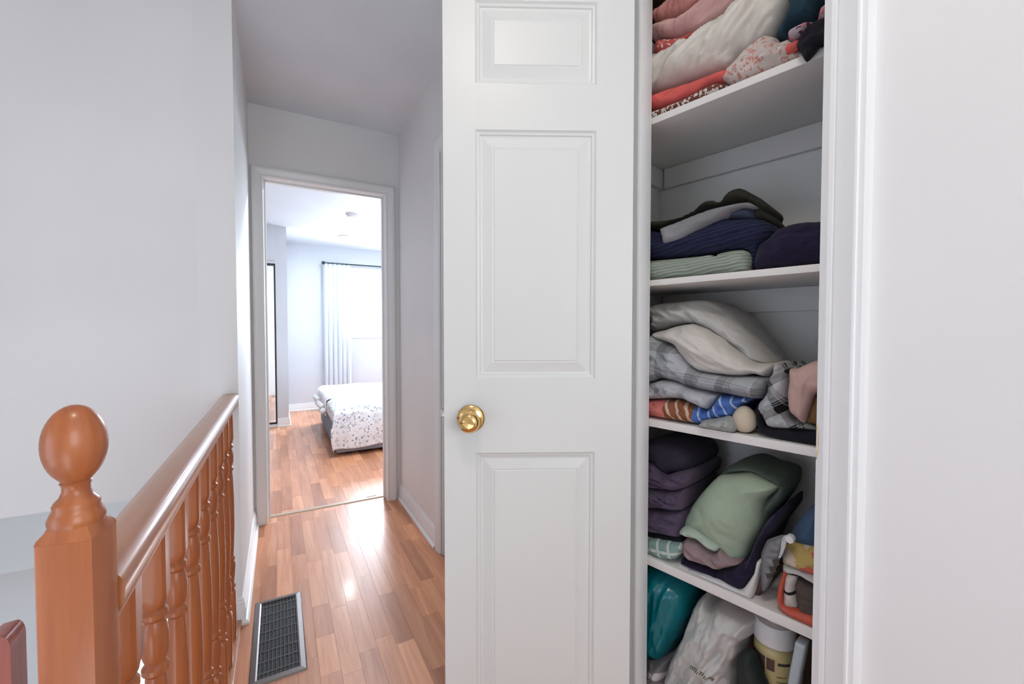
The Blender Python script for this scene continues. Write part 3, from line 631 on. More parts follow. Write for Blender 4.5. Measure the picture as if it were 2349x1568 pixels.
# ---- bed
BX0, BX1, BYA, BYB = 0.44, 2.5, 4.075, 5.70
bed = empty('bed', (1.45, 4.9, 0)); props(bed, 'grey upholstered bed base with mattress in the bedroom', 'bed')
box('base', BX0, BX1, BYA, BYB, 0.03, 0.27, M['bedgrey'], bed, 0.018, 3)
box('mattress', BX0+0.02, BX1-0.02, BYA+0.02, BYB-0.02, 0.271, 0.40, M['white_pl'], bed, 0.04, 3)
l0 = lathe('leg', [(0, 0), (0.018, 0), (0.022, 0.03), (0, 0.03)], (BX0+0.1, BYA+0.1, 0), M['black'], bed, 12)
for dx, dy in ((1.86, 0), (0, 1.42), (1.86, 1.42)):
    c = l0.copy(); COL.objects.link(c); c.parent = bed; c.location = l0.location+V((dx, dy, 0))
def drape(name, mat, x_in, hang_x, y_near, hang_y, y_far, x_far, ztop, amp, seed, hang_var=0.02, puff=0.0, nu=90, nv=80, far_drop=0.0):
    """cloth over the bed: hang_x drops over the foot (left) side, hang_y over the near side"""
    Lx, Ly = hang_x+(x_far-x_in), hang_y+(y_far-y_near); vs = []; fs = []; uvs = []; rr = 0.05
    for j in range(nv+1):
        b_ = -hang_y+Ly*j/nv
        for i in range(nu+1):
            a = -hang_x+Lx*(i/nu)**1.5
            def fold(s, r):
                # arc length s (negative = hanging) -> (horizontal offset, drop), rounded corner of radius r
                if s >= r: return s, 0.0
                t = (r-s)/(r*pi/2)
                if t <= 1: th = t*pi/2; return r-r*sin(th), r-r*cos(th)
                return 0.0, r+(t-1)*r*pi/2
            ox, dx_ = fold(a, rr); oy, dy_ = fold(b_, rr)
            n1 = noise.noise(V((a*3.1, b_*3.1, seed)))*amp+noise.noise(V((a*9, b_*9, seed+5)))*amp*0.35
            z = ztop-max(dx_, dy_)-0.35*min(dx_, dy_)+n1*(1 if dx_+dy_ < 0.02 else 0.5)
            X = x_in+ox-(0.012+abs(n1)*0.5)*(dx_ > 0.02)+0.012*(dy_ > 0.04)*sin(b_*9); Y = y_near+oy-(0.015+abs(n1)*0.7+puff*sin(min(1, dy_/max(hang_y, .01))*pi))*(dy_ > 0.02)
            if b_ > y_far-y_near-0.06: z -= 0.014*((b_-(y_far-y_near-0.06))/0.06)**2
            z += puff*0.8*min(1, (a+hang_x)*5)*min(1, (b_+hang_y)*4)*(0.7+0.3*sin(a*6))*(1 if dy_ < 0.02 else 0.2)
            if dy_ > 0.05: z += hang_var*noise.noise(V((a*2.5, 1, seed)))*dy_/hang_y
            vs.append((X, Y, z)); uvs.append((a, b_))
    for j in range(nv):
        for i in range(nu):
            k = j*(nu+1)+i; fs.append((k, k+1, k+nu+2, k+nu+1))
    o = mesh_obj(name, vs, fs, mat, None, True)
    ul = o.data.uv_layers.new(name='cloth')
    for lp in o.data.loops: ul.data[lp.index].uv = uvs[lp.vertex_index]
    m_ = o.modifiers.new('thick', 'SOLIDIFY'); m_.thickness = 0.012; m_.offset = -1; return o
M['floral'] = fabric('floral_duvet_cotton', (0.80, 0.82, 0.86), kind='print', p=dict(s=38, t=0.42, nt=0.5, c2=(0.22, 0.27, 0.33), c3=(0.42, 0.42, 0.42)), fuzz=0.15)
M['throw'] = fabric('white_throw_cotton', (0.86, 0.88, 0.9), kind='plain', fuzz=0.5, bs=250)
dv = drape('duvet', M['floral'], BX0-0.01, 0.10, BYA-0.012, 0.33, 4.72, 2.45, 0.432, 0.012, 2, 0.05, 0.012)
props(dv, 'white duvet with grey leaf and flower print over near side of bed', 'duvet')
tw = drape('throw_blanket', M['throw'], BX0-0.025, 0.17, 4.70, 0.0, 5.69, 2.4, 0.466, 0.010, 8, 0, 0.004, 80, 50)
props(tw, 'white throw blanket with pompom fringe across the bed', 'blanket')
bm = bmesh.new(); bmesh.ops.create_icosphere(bm, subdivisions=3, radius=0.031)
for v in bm.verts: v.co *= 1+0.10*noise.noise(v.co*90)
pm = bpy.data.meshes.new('pompom'); bm.to_mesh(pm); bm.free(); pm.materials.append(M['throw'])
for p in pm.polygons: p.use_smooth = True
for k in range(13):
    o = bpy.data.objects.new('pompom', pm); COL.objects.link(o); o.parent = tw
    y = 4.70+k*0.082; o.location = V((BX0-0.055-0.01*(k % 2), y, 0.318+0.03*(k % 2)+0.012*sin(k*2.1)))-tw.location
    o.rotation_euler = (k, k*2, k*3)

# ================================================================== CEILING LAMP OF THE LANDING (above the picture)
LP = V((-0.05, 0.05, CH))
lm = empty('landing_lamp', LP-V((0, 0, 0.1))); props(lm, 'round glass ceiling lamp over the landing', 'ceiling lamp')
lathe('canopy', [(0, 0.085), (0.07, 0.085), (0.08, 0.0999), (0, 0.0999)], LP-V((0, 0, 0.1)), M['brass'], lm, 28)
lathe('glass_bowl', [(0, 0), (0.06, 0.006), (0.11, 0.03), (0.14, 0.07), (0.142, 0.085), (0, 0.085)], LP-V((0, 0, 0.1)), M['lamp'], lm, 32)
area('landing_lamp_light', LP-V((0, 0, 0.11)), (0, 0, -1), 0.28, 0.28, 4.2, (1.0, 0.88, 0.76), 'DISK')

# ================================================================== THINGS ON THE CLOSET SHELVES
ZO = {'A': (1440, 0, 3.734), 'B': (1440, 400, 4.698), 'C': (1440, 660, 3.734), 'D': (1440, 980, 2.666), 'E': (1440, 1240, 4.78)}
def smooth_loop(pts, n, tens=0.5):
    P = [V((p[0], p[1])) for p in pts]; m = len(P); out = []
    seg = [(P[(i+1) % m]-P[i]).length for i in range(m)]; tot = sum(seg)
    for i in range(m):
        p0, p1, p2, p3 = P[i-1], P[i], P[(i+1) % m], P[(i+2) % m]
        k = max(2, round(n*seg[i]/tot))
        for j in range(k):
            t = j/k; a = 2*t**3-3*t*t+1; b_ = t**3-2*t*t+t; c_ = -2*t**3+3*t*t; d_ = t**3-t*t
            s1 = (p2-p0)*tens*min(1, seg[i]/max(1e-6, (p2-p0).length)*1.4); s2 = (p3-p1)*tens*min(1, seg[i]/max(1e-6, (p3-p1).length)*1.4)
            out.append(p1*a+s1*b_+p2*c_+s2*d_)
    return out
def inside(p, poly):
    c = False; x, y = p; j = len(poly)-1
    for i in range(len(poly)):
        xi, yi = poly[i]; xj, yj = poly[j]
        if (yi > y) != (yj > y) and x < (xj-xi)*(y-yi)/(yj-yi)+xi: c = not c
        j = i
    return c
def edge_dist(p, poly):
    m = 1e9; px, py = p; n = len(poly)
    for i in range(n):
        ax, ay = poly[i]; bx_, by_ = poly[(i+1) % n]; dx, dy = bx_-ax, by_-ay; L = dx*dx+dy*dy
        t = max(0, min(1, ((px-ax)*dx+(py-ay)*dy)/L)) if L > 0 else 0
        d = (px-ax-t*dx)**2+(py-ay-t*dy)**2
        if d < m: m = d
    return sqrt(m)
def ridge(x, y, s): return 1-abs(noise.noise(V((x, y, s))))*2.2
cseed = [0]
def cloth(name, label, cat, zoom, outline, mat, zmin, d0=0.12, B=0.03, D=0.2, Rr=None, crumple=(0.004, 30), layers=None, ang=0.0, stretch=2.5, step=0.0036, taper=0.96, group=None, tens=0.5, parent=None, fine=0.0, umax=None, uv_off=(0, 0)):
    """folded cloth: an outline (on the plane d0+B behind the closet front) filled with a rounded, creased front and carried back D metres"""
    cseed[0] += 1; sd = cseed[0]*3.7
    ox, oy, f = ZO[zoom]; Rr = Rr or max(B, 0.012)
    raw = [onC(ox+x/f, oy+y/f, d0+B) for x, y in outline]
    raw = [(max(UL+0.022, min(UR-0.004, u)), max(zmin+0.0006, z)) for u, z in raw]
    L = sum(hypot(raw[i][0]-raw[i-1][0], raw[i][1]-raw[i-1][1]) for i in range(len(raw)))
    poly = [(max(UL+0.02, p.x), max(zmin+0.0006, p.y)) for p in smooth_loop(raw, int(L/step*0.9), tens)]
    q = []
    for p in poly:
        if not q or hypot(p[0]-q[-1][0], p[1]-q[-1][1]) > step*0.3: q.append(p)
    if hypot(q[0][0]-q[-1][0], q[0][1]-q[-1][1]) < step*0.3: q.pop()
    poly = q; n = len(poly)
    u0, u1 = min(p[0] for p in poly), max(p[0] for p in poly); z0, z1 = min(p[1] for p in poly), max(p[1] for p in poly)
    inner = []
    yy = z0+step/2; row = 0
    while yy < z1:
        xx = u0+(step/2 if row % 2 else 0)
        while xx < u1:
            if inside((xx, yy), poly):
                dd = edge_dist((xx, yy), poly)
                if dd > step*0.45: inner.append((xx, yy, dd))
            xx += step
        yy += step*0.87; row += 1
    vv = [V(p) for p in poly]+[V((a, b_)) for a, b_, _ in inner]
    r = delaunay_2d_cdt(vv, [(i, (i+1) % n) for i in range(n)], [], 2, 1e-6)
    pv, pf = r[0], r[2]
    dist = {}
    ca, sa = cos(ang), sin(ang)
    vs = []; uvs = []
    for i, p in enumerate(pv):
        o_ = r[3][i]; k = o_[0] if o_ else -1
        dd = 0.0 if 0 <= k < n else (inner[k-n][2] if k >= n else edge_dist((p.x, p.y), poly))
        t = min(1, dd/Rr); prof = sqrt(max(0, 1-(1-t)**2))
        a, b_ = p.x*ca+p.y*sa, -p.x*sa+p.y*ca
        wgt = min(1, dd/0.009)
        h = 0
        if crumple and crumple[0]:
            s = crumple[1]*1.9; wx = noise.noise(V((a*s*0.5, b_*s*0.5, sd+40)))*0.5
            h += 1.55*crumple[0]*(0.7*ridge(a*s/stretch+wx, b_*s+wx, sd)+0.45*ridge(a*s*2.2/stretch+wx, b_*s*2.2+wx, sd+9)+0.22*ridge(a*s*4.6/stretch, b_*s*4.6+wx*2, sd+15)+0.9*noise.noise(V((a*s*0.45, b_*s*0.45, sd+20))))
        if fine: h += fine*ridge(a*90/stretch, b_*90, sd+70)
        if layers:
            la, lam = layers; v_ = b_+0.25*lam*noise.noise(V((a*16, b_*5, sd)))
            h += 1.5*la*(abs(sin(pi*v_/lam))**0.4-0.8)
        vs.append(cl(p.x, d0+B*(1-prof)-h*wgt*(0.35+0.65*prof), p.y)); uvs.append((p.x+uv_off[0], p.y+uv_off[1]))
    nf = len(vs); bidx = {}
    for i in range(len(pv)):
        for k in r[3][i]:
            if k < n: bidx[k] = i
    loop = [bidx[k] for k in range(n) if k in bidx]
    cu = sum(pv[i].x for i in loop)/len(loop); cz = sum(pv[i].y for i in loop)/len(loop)
    faces = [tuple(f_) for f_ in pf]
    dl_ = [(d0+B+(D-B)*0.5, 1.0), (d0+D-0.012, taper), (d0+D, taper*0.88)]
    prev = loop
    for dd, s in dl_:
        cur = []
        dd = min(dd, SB-0.018)
        for i in prev if False else loop:
            p = pv[i]; uu = cu+(p.x-cu)*s; zz = max(zmin+0.0006, cz+(p.y-cz)*s) if p.y > zmin+0.004 else p.y
            w_ = 0.002*noise.noise(V((uu*40, zz*40, dd*30+sd)))
            cur.append(len(vs)); vs.append(cl(uu+w_, dd, max(zmin+0.0006, zz+w_))); uvs.append((uu+dd, zz+dd*0.3))
        m = len(cur)
        for k in range(m): faces.append((prev[k], prev[(k+1) % m], cur[(k+1) % m], cur[k]))
        prev = cur
    faces.append(tuple(prev))
    o = mesh_obj(name, vs, faces, mat, parent, True); fix(o)
    ul = o.data.uv_layers.new(name='cloth')
    for lp in o.data.loops: ul.data[lp.index].uv = uvs[lp.vertex_index]
    if not parent: props(o, label, cat, group)
    elif label: o['label'] = label
    return o
F_ = fabric
M['cream'] = F_('cream_cotton', (0.74, 0.70, 0.63), fuzz=0.1)
M['pinkpale'] = F_('pale_pink_cotton', (0.66, 0.40, 0.37), fuzz=0.1)
M['salmon'] = F_('salmon_cotton', (0.60, 0.27, 0.24), fuzz=0.1)
M['coral'] = F_('coral_jersey', (0.72, 0.135, 0.12), fuzz=0.2)
M['redprint'] = F_('red_print_cotton', (0.50, 0.10, 0.09), kind='print', p=dict(s=95, t=0.4, c2=(0.75, 0.5, 0.46)), fuzz=0.1)
M['brownprint'] = F_('brown_print_cotton', (0.66, 0.60, 0.55), kind='print', p=dict(s=70, t=0.55, dist='CHEBYCHEV', nt=0.45, c2=(0.17, 0.06, 0.04)), fuzz=0.1)
M['pinkprint'] = F_('pink_white_print_cotton', (0.66, 0.58, 0.53), kind='print', p=dict(s=110, t=0.5, nt=0.5, c2=(0.62, 0.27, 0.22)), fuzz=0.1)
M['teal_d'] = F_('dark_teal_fleece', (0.025, 0.06, 0.085), fuzz=0.3)
M['blackc'] = F_('black_cotton', (0.012, 0.011, 0.017), fuzz=0.2, sheen=0.05)
M['florpink'] = F_('plum_floral_cotton', (0.50, 0.42, 0.48), kind='print', p=dict(s=70, t=0.55, nt=0.42, c2=(0.12, 0.04, 0.08), c3=(0.6, 0.2, 0.24)))
M['bluepale'] = F_('pale_blue_cotton', (0.42, 0.50, 0.53))
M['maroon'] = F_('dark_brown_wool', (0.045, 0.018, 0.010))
M['sagerib'] = F_('sage_ribbed_towel', (0.50, 0.58, 0.48), kind='rib', rot=R(-5), p=dict(s=42, dark=0.55))
M['navyrib'] = F_('navy_ribbed_towel', (0.026, 0.032, 0.085), kind='rib', rot=R(-8), p=dict(s=38, dark=0.4))
M['greyterry'] = F_('light_grey_terry', (0.27, 0.27, 0.28), fuzz=0.9, bs=450)
M['bluegrey'] = F_('blue_grey_terry', (0.07, 0.08, 0.12), fuzz=0.9, bs=450)
M['olive'] = F_('dark_olive_cotton', (0.028, 0.026, 0.018))
M['navy'] = F_('navy_terry', (0.018, 0.012, 0.038), fuzz=0.9, bs=450, sheen=0.08)
M['whitec'] = F_('white_cotton', (0.70, 0.66, 0.61), fuzz=0.08)
M['greyc'] = F_('grey_white_cotton', (0.55, 0.54, 0.51), fuzz=0.08)
M['plaid'] = F_('grey_plaid_cotton', (0.46, 0.48, 0.50), kind='plaid', rot=R(7), p=dict(per=0.075, c2=(0.17, 0.17, 0.18)), fuzz=0.12)
M['plaidbw'] = F_('black_white_plaid', (0.50, 0.51, 0.52), kind='plaid', rot=R(-35), p=dict(per=0.055, c2=(0.03, 0.025, 0.025), c3=(0.008, 0.006, 0.006)), fuzz=0.12)
M['plaidlt'] = F_('light_grey_plaid', (0.50, 0.51, 0.54), kind='plaid', rot=R(20), p=dict(per=0.06, c2=(0.33, 0.34, 0.37)), fuzz=0.12)
M['pinkc'] = F_('dusty_pink_cotton', (0.56, 0.37, 0.33), fuzz=0.1)
M['brownc'] = F_('tan_brown_canvas', (0.22, 0.12, 0.05))
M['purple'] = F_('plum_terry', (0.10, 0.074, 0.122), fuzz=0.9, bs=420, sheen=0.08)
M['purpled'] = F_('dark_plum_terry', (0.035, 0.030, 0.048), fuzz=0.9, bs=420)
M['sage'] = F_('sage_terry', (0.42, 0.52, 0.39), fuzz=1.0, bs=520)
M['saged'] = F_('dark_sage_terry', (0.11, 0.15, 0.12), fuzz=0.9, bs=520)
M['sagel'] = F_('pale_sage_terry', (0.50, 0.60, 0.50), fuzz=0.9, bs=520)
M['mauve'] = F_('mauve_terry', (0.36, 0.26, 0.27), fuzz=0.9, bs=520)
M['gingham'] = F_('sage_white_check', (0.24, 0.36, 0.32), kind='gingham', rot=R(-12), p=dict(per=0.03, c2=(0.55, 0.62, 0.58)))
M['multi'] = F_('yellow_coral_print', (0.55, 0.40, 0.14), kind='print', p=dict(s=26, t=0.5, nt=0.4, c2=(0.62, 0.14, 0.10), c3=(0.60, 0.50, 0.40)))
M['bluec'] = F_('blue_cotton', (0.06, 0.11, 0.19))
M['printw'] = F_('white_zigzag_print', (0.60, 0.54, 0.50), kind='stripes', rot=R(90), p=dict(u0=0.0, per=0.033, warp=0.03, stops=[(0, (0.60, 0.54, 0.50)), (0.86, (0.02, 0.02, 0.02))]))
M['greybr'] = F_('grey_brown_felt', (0.10, 0.078, 0.068))
M['orange'] = plainm('orange_red_plastic', (0.52, 0.085, 0.045), 0.45)
M['paper'] = plainm('white_paper', (0.66, 0.66, 0.65), 0.6)
M['egg'] = plainm('cream_plastic', (0.62, 0.53, 0.40), 0.55)
M['tealpl'] = None
def plastic(name, col, rough, alpha=0.0, scale=30, bs=0.5):
    m, nt, b = mk(name); b.inputs['Base Color'].default_value = (*col, 1); b.inputs['Roughness'].default_value = rough; b.inputs['Specular IOR Level'].default_value = 0.6
    bump(nt, b, geo_noise(nt, scale, 4, 'Object', 0.6, (1, 1, 0.5)), bs, 0.006)
    if alpha:
        tr = nd(nt, 'ShaderNodeBsdfTransparent'); mx = nd(nt, 'ShaderNodeMixShader', i_0=1-alpha)
        nt.links.new(tr.outputs[0], mx.inputs[1]); nt.links.new(b.outputs[0], mx.inputs[2]); nt.links.new(mx.outputs[0], nt.nodes['Material Output'].inputs[0])
    return m
M['tealpl'] = plastic('teal_glossy_plastic', (0.0, 0.17, 0.21), 0.16, 0, 22, 0.6)
M['whitepl'] = plastic('white_bag_plastic', (0.56, 0.56, 0.54), 0.42, 0, 25, 0.5)
M['clearpl'] = plastic('clear_bag_plastic', (0.48, 0.50, 0.47), 0.2, 0.25, 60, 0.8)
M['greypl'] = plastic('clear_grey_wrap', (0.24, 0.245, 0.26), 0.22, 0.3, 40, 0.5)
M['polka'] = F_('grey_polka_bag', (0.20, 0.18, 0.19), rough=0.5, kind='print', p=dict(s=30, t=0.36, mod=False, c2=(0.55, 0.53, 0.55)))
M['darkgreen'] = plainm('dark_green_fabric', (0.006, 0.014, 0.012), 0.6)
M['card'] = paint('brown_cardboard', (0.17, 0.115, 0.075), 0.85, 120, 0.2, 0.2)
M['ltblue'] = plainm('pale_blue_card', (0.45, 0.52, 0.56), 0.5)
M['bottle'] = plainm('yellow_cream_plastic', (0.50, 0.42, 0.20), 0.35)
M['label_b'] = plainm('brown_label', (0.085, 0.045, 0.04), 0.5)
M['ink'] = plainm('dark_print', (0.045, 0.035, 0.025), 0.6)
M['inkol'] = plainm('olive_brown_print', (0.12, 0.10, 0.05), 0.6)

z = ZS[0]
cloth('printed_sheet', 'white folded sheet with brown print lying along the top shelf edge', 'sheet', 'A', [(20, 1110), (165, 1060), (400, 962), (600, 880), (800, 800), (850, 730), (770, 715), (700, 735), (540, 825), (420, 880), (280, 935), (165, 975), (20, 1030)], M['brownprint'], z, 0.104, 0.010, 0.26, crumple=(0.003, 40), ang=R(23))
cloth('coral_sheet', 'bright coral folded sheet under the crumpled cream duvet', 'sheet', 'A', [(20, 960), (165, 850), (300, 790), (600, 690), (850, 600), (905, 625), (840, 690), (700, 738), (560, 808), (430, 868), (300, 918), (165, 960), (20, 1010)], M['coral'], z, 0.108, 0.014, 0.26, crumple=(0.004, 26), layers=(0.006, 0.022), ang=R(24), stretch=4)
cloth('cream_duvet', 'large crumpled cream duvet on the top shelf', 'duvet', 'A', [(20, 640), (165, 520), (330, 468), (480, 380), (600, 300), (700, 250), (850, 160), (1000, 60), (1130, -70), (1380, -70), (1395, 60), (1350, 180), (1260, 300), (1150, 380), (1060, 440), (960, 500), (885, 585), (700, 652), (500, 710), (300, 785), (165, 842), (20, 930)], M['cream'], z, 0.112, 0.045, 0.28, crumple=(0.010, 17), layers=(0.014, 0.105), ang=R(34), fine=0.0012, stretch=5)
cloth('red_sheet', 'red printed cotton strip peeking between pink and cream bedding', 'sheet', 'A', [(235, 470), (240, 400), (280, 350), (420, 335), (520, 300), (640, 245), (680, 255), (600, 305), (480, 385), (330, 465)], M['redprint'], z, 0.118, 0.014, 0.25, crumple=(0.004, 35), ang=R(25))
cloth('pink_blanket', 'pale pink puffy blanket above the cream duvet', 'blanket', 'A', [(215, 300), (260, 230), (380, 190), (520, 150), (640, 60), (760, -70), (1110, -70), (980, 60), (850, 155), (690, 245), (560, 290), (430, 330), (290, 350), (235, 365)], M['pinkpale'], z, 0.115, 0.035, 0.26, crumple=(0.008, 20), ang=R(32), stretch=5)
cloth('salmon_sheet', 'salmon pink folded sheet at the top left of the closet', 'sheet', 'A', [(240, 210), (255, 150), (330, 70), (420, -10), (470, -70), (750, -70), (640, 55), (520, 145), (380, 188), (265, 222)], M['salmon'], z, 0.125, 0.028, 0.24, crumple=(0.008, 24), layers=(0.010, 0.016), ang=R(40), stretch=5)
cloth('pale_blue_cloth', 'pale blue cloth tucked at the left end of the top shelf', 'cloth', 'A', [(60, 330), (160, 315), (215, 365), (232, 420), (232, 485), (165, 515), (60, 550)], M['bluepale'], z, 0.125, 0.02, 0.2, crumple=(0.004, 30))
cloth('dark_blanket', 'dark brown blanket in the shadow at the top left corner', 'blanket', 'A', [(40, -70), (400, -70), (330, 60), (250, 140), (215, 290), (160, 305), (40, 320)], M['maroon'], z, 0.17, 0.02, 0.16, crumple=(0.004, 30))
cloth('crumpled_sheet', 'white and pink printed crumpled sheet at the shelf edge', 'sheet', 'A', [(870, 612), (980, 500), (1100, 400), (1200, 325), (1285, 335), (1320, 385), (1420, 350), (1480, 440), (1530, 520), (1400, 572), (1250, 640), (1100, 700), (950, 740), (860, 735), (800, 700), (830, 690)], M['pinkprint'], z, 0.106, 0.03, 0.26, crumple=(0.009, 26), ang=R(30), fine=0.002)
cloth('coral_cloth', 'small coral cloth folded into the crumpled sheet', 'cloth', 'A', [(1210, 490), (1330, 425), (1395, 385), (1460, 345), (1475, 400), (1430, 445), (1300, 505)], M['coral'], z, 0.098, 0.012, 0.02, crumple=(0.003, 40), ang=R(25))
cloth('black_cloth', 'black cloth hanging down at the right end of the top shelf', 'cloth', 'A', [(1480, 330), (1530, 250), (1640, 175), (1790, 140), (1790, 400), (1690, 390), (1640, 400), (1580, 480), (1530, 525), (1490, 470), (1450, 390)], M['blackc'], z-0.1, 0.072, 0.012, 0.02, crumple=(0.004, 22))
cloth('floral_cloth', 'plum and white floral cloth beside the black cloth', 'cloth', 'A', [(1370, 335), (1390, 280), (1440, 240), (1520, 200), (1620, 180), (1660, 80), (1790, 30), (1790, 145), (1640, 178), (1535, 250), (1480, 310), (1420, 350)], M['florpink'], z, 0.10, 0.016, 0.2, crumple=(0.006, 35), ang=R(35))
cloth('teal_blanket', 'dark teal fleece blanket at the top right of the closet', 'blanket', 'A', [(1280, 335), (1350, 215), (1400, 60), (1390, -70), (1850, -70), (1800, 20), (1655, 80), (1610, 175), (1510, 198), (1430, 240), (1372, 300), (1365, 345), (1310, 365)], M['teal_d'], z, 0.12, 0.035, 0.24, crumple=(0.007, 20), ang=R(55), stretch=4)
cloth('pink_sheet', 'pink printed sheet at the right end of the top shelf', 'sheet', 'A', [(1420, 572), (1535, 525), (1585, 485), (1645, 405), (1790, 395), (1790, 470), (1640, 500), (1500, 555)], M['pinkprint'], z, 0.11, 0.012, 0.24, crumple=(0.005, 35), ang=R(22))

z = ZS[1]
cloth('sage_towel', 'sage green ribbed towel folded at the bottom of the navy stack', 'towel', 'B', [(60, 950), (200, 935), (500, 910), (800, 880), (900, 866), (950, 880), (1000, 850), (1150, 820), (1250, 815), (1320, 850), (1335, 960), (1290, 1045), (1000, 1075), (500, 1120), (200, 1150), (60, 1160)], M['sagerib'], z, 0.108, 0.025, 0.24, crumple=(0.003, 20), layers=(0.005, 0.03), ang=R(5))
cloth('navy_towel', 'navy ribbed towel folded on top of the sage one', 'towel', 'B', [(60, 640), (200, 590), (400, 640), (640, 640), (900, 520), (1050, 470), (1200, 482), (1365, 472), (1450, 490), (1520, 520), (1580, 620), (1545, 690), (1450, 760), (1400, 860), (1380, 1010), (1345, 1040), (1345, 860), (1250, 808), (1130, 815), (1000, 842), (900, 858), (500, 902), (200, 928), (60, 942)], M['navyrib'], z, 0.112, 0.035, 0.24, crumple=(0.004, 16), layers=(0.005, 0.034), ang=R(6))
cloth('blue_grey_towel', 'blue grey towel layer between navy towel and grey towel', 'towel', 'B', [(1040, 465), (1130, 400), (1230, 358), (1350, 362), (1372, 468), (1200, 478)], M['bluegrey'], z, 0.118, 0.02, 0.2, crumple=(0.003, 22))
cloth('grey_towel', 'light grey towel slanting across the navy stack', 'towel', 'B', [(360, 590), (500, 530), (700, 450), (900, 375), (1050, 340), (1200, 310), (1310, 303), (1372, 340), (1350, 362), (1230, 358), (1130, 400), (1050, 460), (950, 512), (800, 582), (650, 662), (540, 722), (430, 757), (390, 745), (380, 690)], M['greyterry'], z, 0.100, 0.016, 0.16, crumple=(0.003, 22), layers=(0.003, 0.03), ang=R(22), tens=0.35)
cloth('olive_garment', 'dark olive garment heaped on top of the grey towel', 'garment', 'B', [(60, 540), (210, 512), (400, 497), (560, 468), (740, 390), (800, 330), (870, 285), (930, 283), (965, 298), (1020, 288), (1050, 240), (1120, 180), (1200, 150), (1270, 170), (1350, 230), (1430, 290), (1447, 340), (1430, 385), (1470, 430), (1475, 488), (1382, 466), (1376, 345), (1310, 300), (1200, 306), (1050, 336), (900, 370), (700, 445), (500, 525), (360, 588), (210, 588), (60, 600)], M['olive'], z, 0.125, 0.022, 0.2, crumple=(0.006, 26), ang=R(25), fine=0.001)
cloth('navy_bath_towel', 'dark navy plush towel folded at the right end of its shelf', 'towel', 'B', [(1392, 900), (1405, 850), (1445, 765), (1545, 690), (1620, 612), (1730, 560), (1870, 525), (2060, 512), (2330, 505), (2330, 1000), (2050, 1000), (1700, 1020), (1450, 1035), (1395, 1035), (1382, 960)], M['navy'], z, 0.106, 0.05, 0.24, crumple=(0.005, 13), layers=(0.006, 0.085), ang=R(8))

z = ZS[2]
cloth('white_duvet', 'large white duvet bundled at the top of the middle shelf pile', 'duvet', 'C', [(190, 190), (230, 150), (330, 130), (450, 122), (600, 105), (700, 115), (800, 160), (900, 220), (980, 300), (1060, 390), (1130, 480), (1200, 570), (1245, 650), (1100, 645), (950, 545), (830, 435), (700, 355), (560, 312), (420, 332), (330, 362), (240, 378), (215, 320), (232, 262), (190, 215)], M['greyc'], z, 0.15, 0.06, 0.2, crumple=(0.010, 16), ang=R(-34), fine=0.0008, stretch=4)
cloth('white_pillowcase', 'cream white pillow drooping over the grey plaid sheet', 'pillow', 'C', [(240, 385), (330, 360), (420, 330), (560, 310), (700, 352), (830, 432), (950, 542), (1100, 643), (1250, 655), (1255, 715), (1205, 762), (1100, 738), (1000, 755), (880, 752), (650, 718), (545, 655), (470, 560), (430, 500), (360, 470), (270, 440)], M['whitec'], z, 0.112, 0.05, 0.2, crumple=(0.008, 16), ang=R(-32), fine=0.0012, stretch=4)
cloth('plaid_sheet', 'grey plaid sheet folded under the white pillow', 'sheet', 'C', [(20, 640), (120, 530), (170, 440), (225, 400), (275, 440), (360, 480), (430, 510), (480, 580), (545, 662), (650, 724), (880, 757), (1100, 762), (1190, 775), (1205, 830), (1190, 890), (1150, 945), (1000, 935), (850, 905), (700, 880), (560, 850), (430, 800), (300, 775), (200, 805), (140, 790), (20, 790)], M['plaid'], z, 0.108, 0.03, 0.26, crumple=(0.007, 22), ang=R(-10), fine=0.001)
cloth('grey_sheet', 'light grey crumpled sheet at the left under the plaid sheet', 'sheet', 'C', [(20, 830), (140, 800), (200, 812), (300, 785), (430, 806), (560, 856), (780, 912), (745, 985), (690, 1038), (600, 1002), (480, 952), (400, 942), (300, 947), (160, 952), (20, 965)], M['plaidlt'], z, 0.108, 0.022, 0.26, crumple=(0.007, 26), ang=R(-15), fine=0.001)
u_a, u_b, u_c, u_d = [onC(1440+x/3.734, 940, 0.13)[0] for x in (195, 390, 590, 1050)]
def strm():
    m, nt, b = mk('striped_pouch_cotton'); b.inputs['Roughness'].default_value = 0.85
    src = uvsrc(nt, R(-24), warp=0.012); sx = nd(nt, 'ShaderNodeSeparateXYZ'); nt.links.new(src, sx.inputs[0])
    uv = nd(nt, 'ShaderNodeUVMap'); uv.uv_map = 'cloth'; s2 = nd(nt, 'ShaderNodeSeparateXYZ'); nt.links.new(uv.outputs[0], s2.inputs[0])
    f = math_(nt, 'FRACT', math_(nt, 'DIVIDE', sx.outputs[0], 0.021))
    br = ramp(nt, f, [(0, (0.24, 0.085, 0.035)), (0.72, (0.60, 0.42, 0.32))], 'CONSTANT')
    bl = ramp(nt, f, [(0, (0.065, 0.15, 0.46)), (0.8, (0.42, 0.55, 0.72))], 'CONSTANT')
    c = mixc(nt, br, bl, math_(nt, 'GREATER_THAN', s2.outputs[0], u_c)); c = mixc(nt, (0.66, 0.19, 0.17), c, math_(nt, 'GREATER_THAN', s2.outputs[0], u_b-0.012))
    c = mixc(nt, (0.55, 0.42, 0.38), c, math_(nt, 'GREATER_THAN', s2.outputs[0], u_a)); nt.links.new(c, b.inputs['Base Color'])
    bump(nt, b, geo_noise(nt, 500, 2), 0.2, 0.002); return m
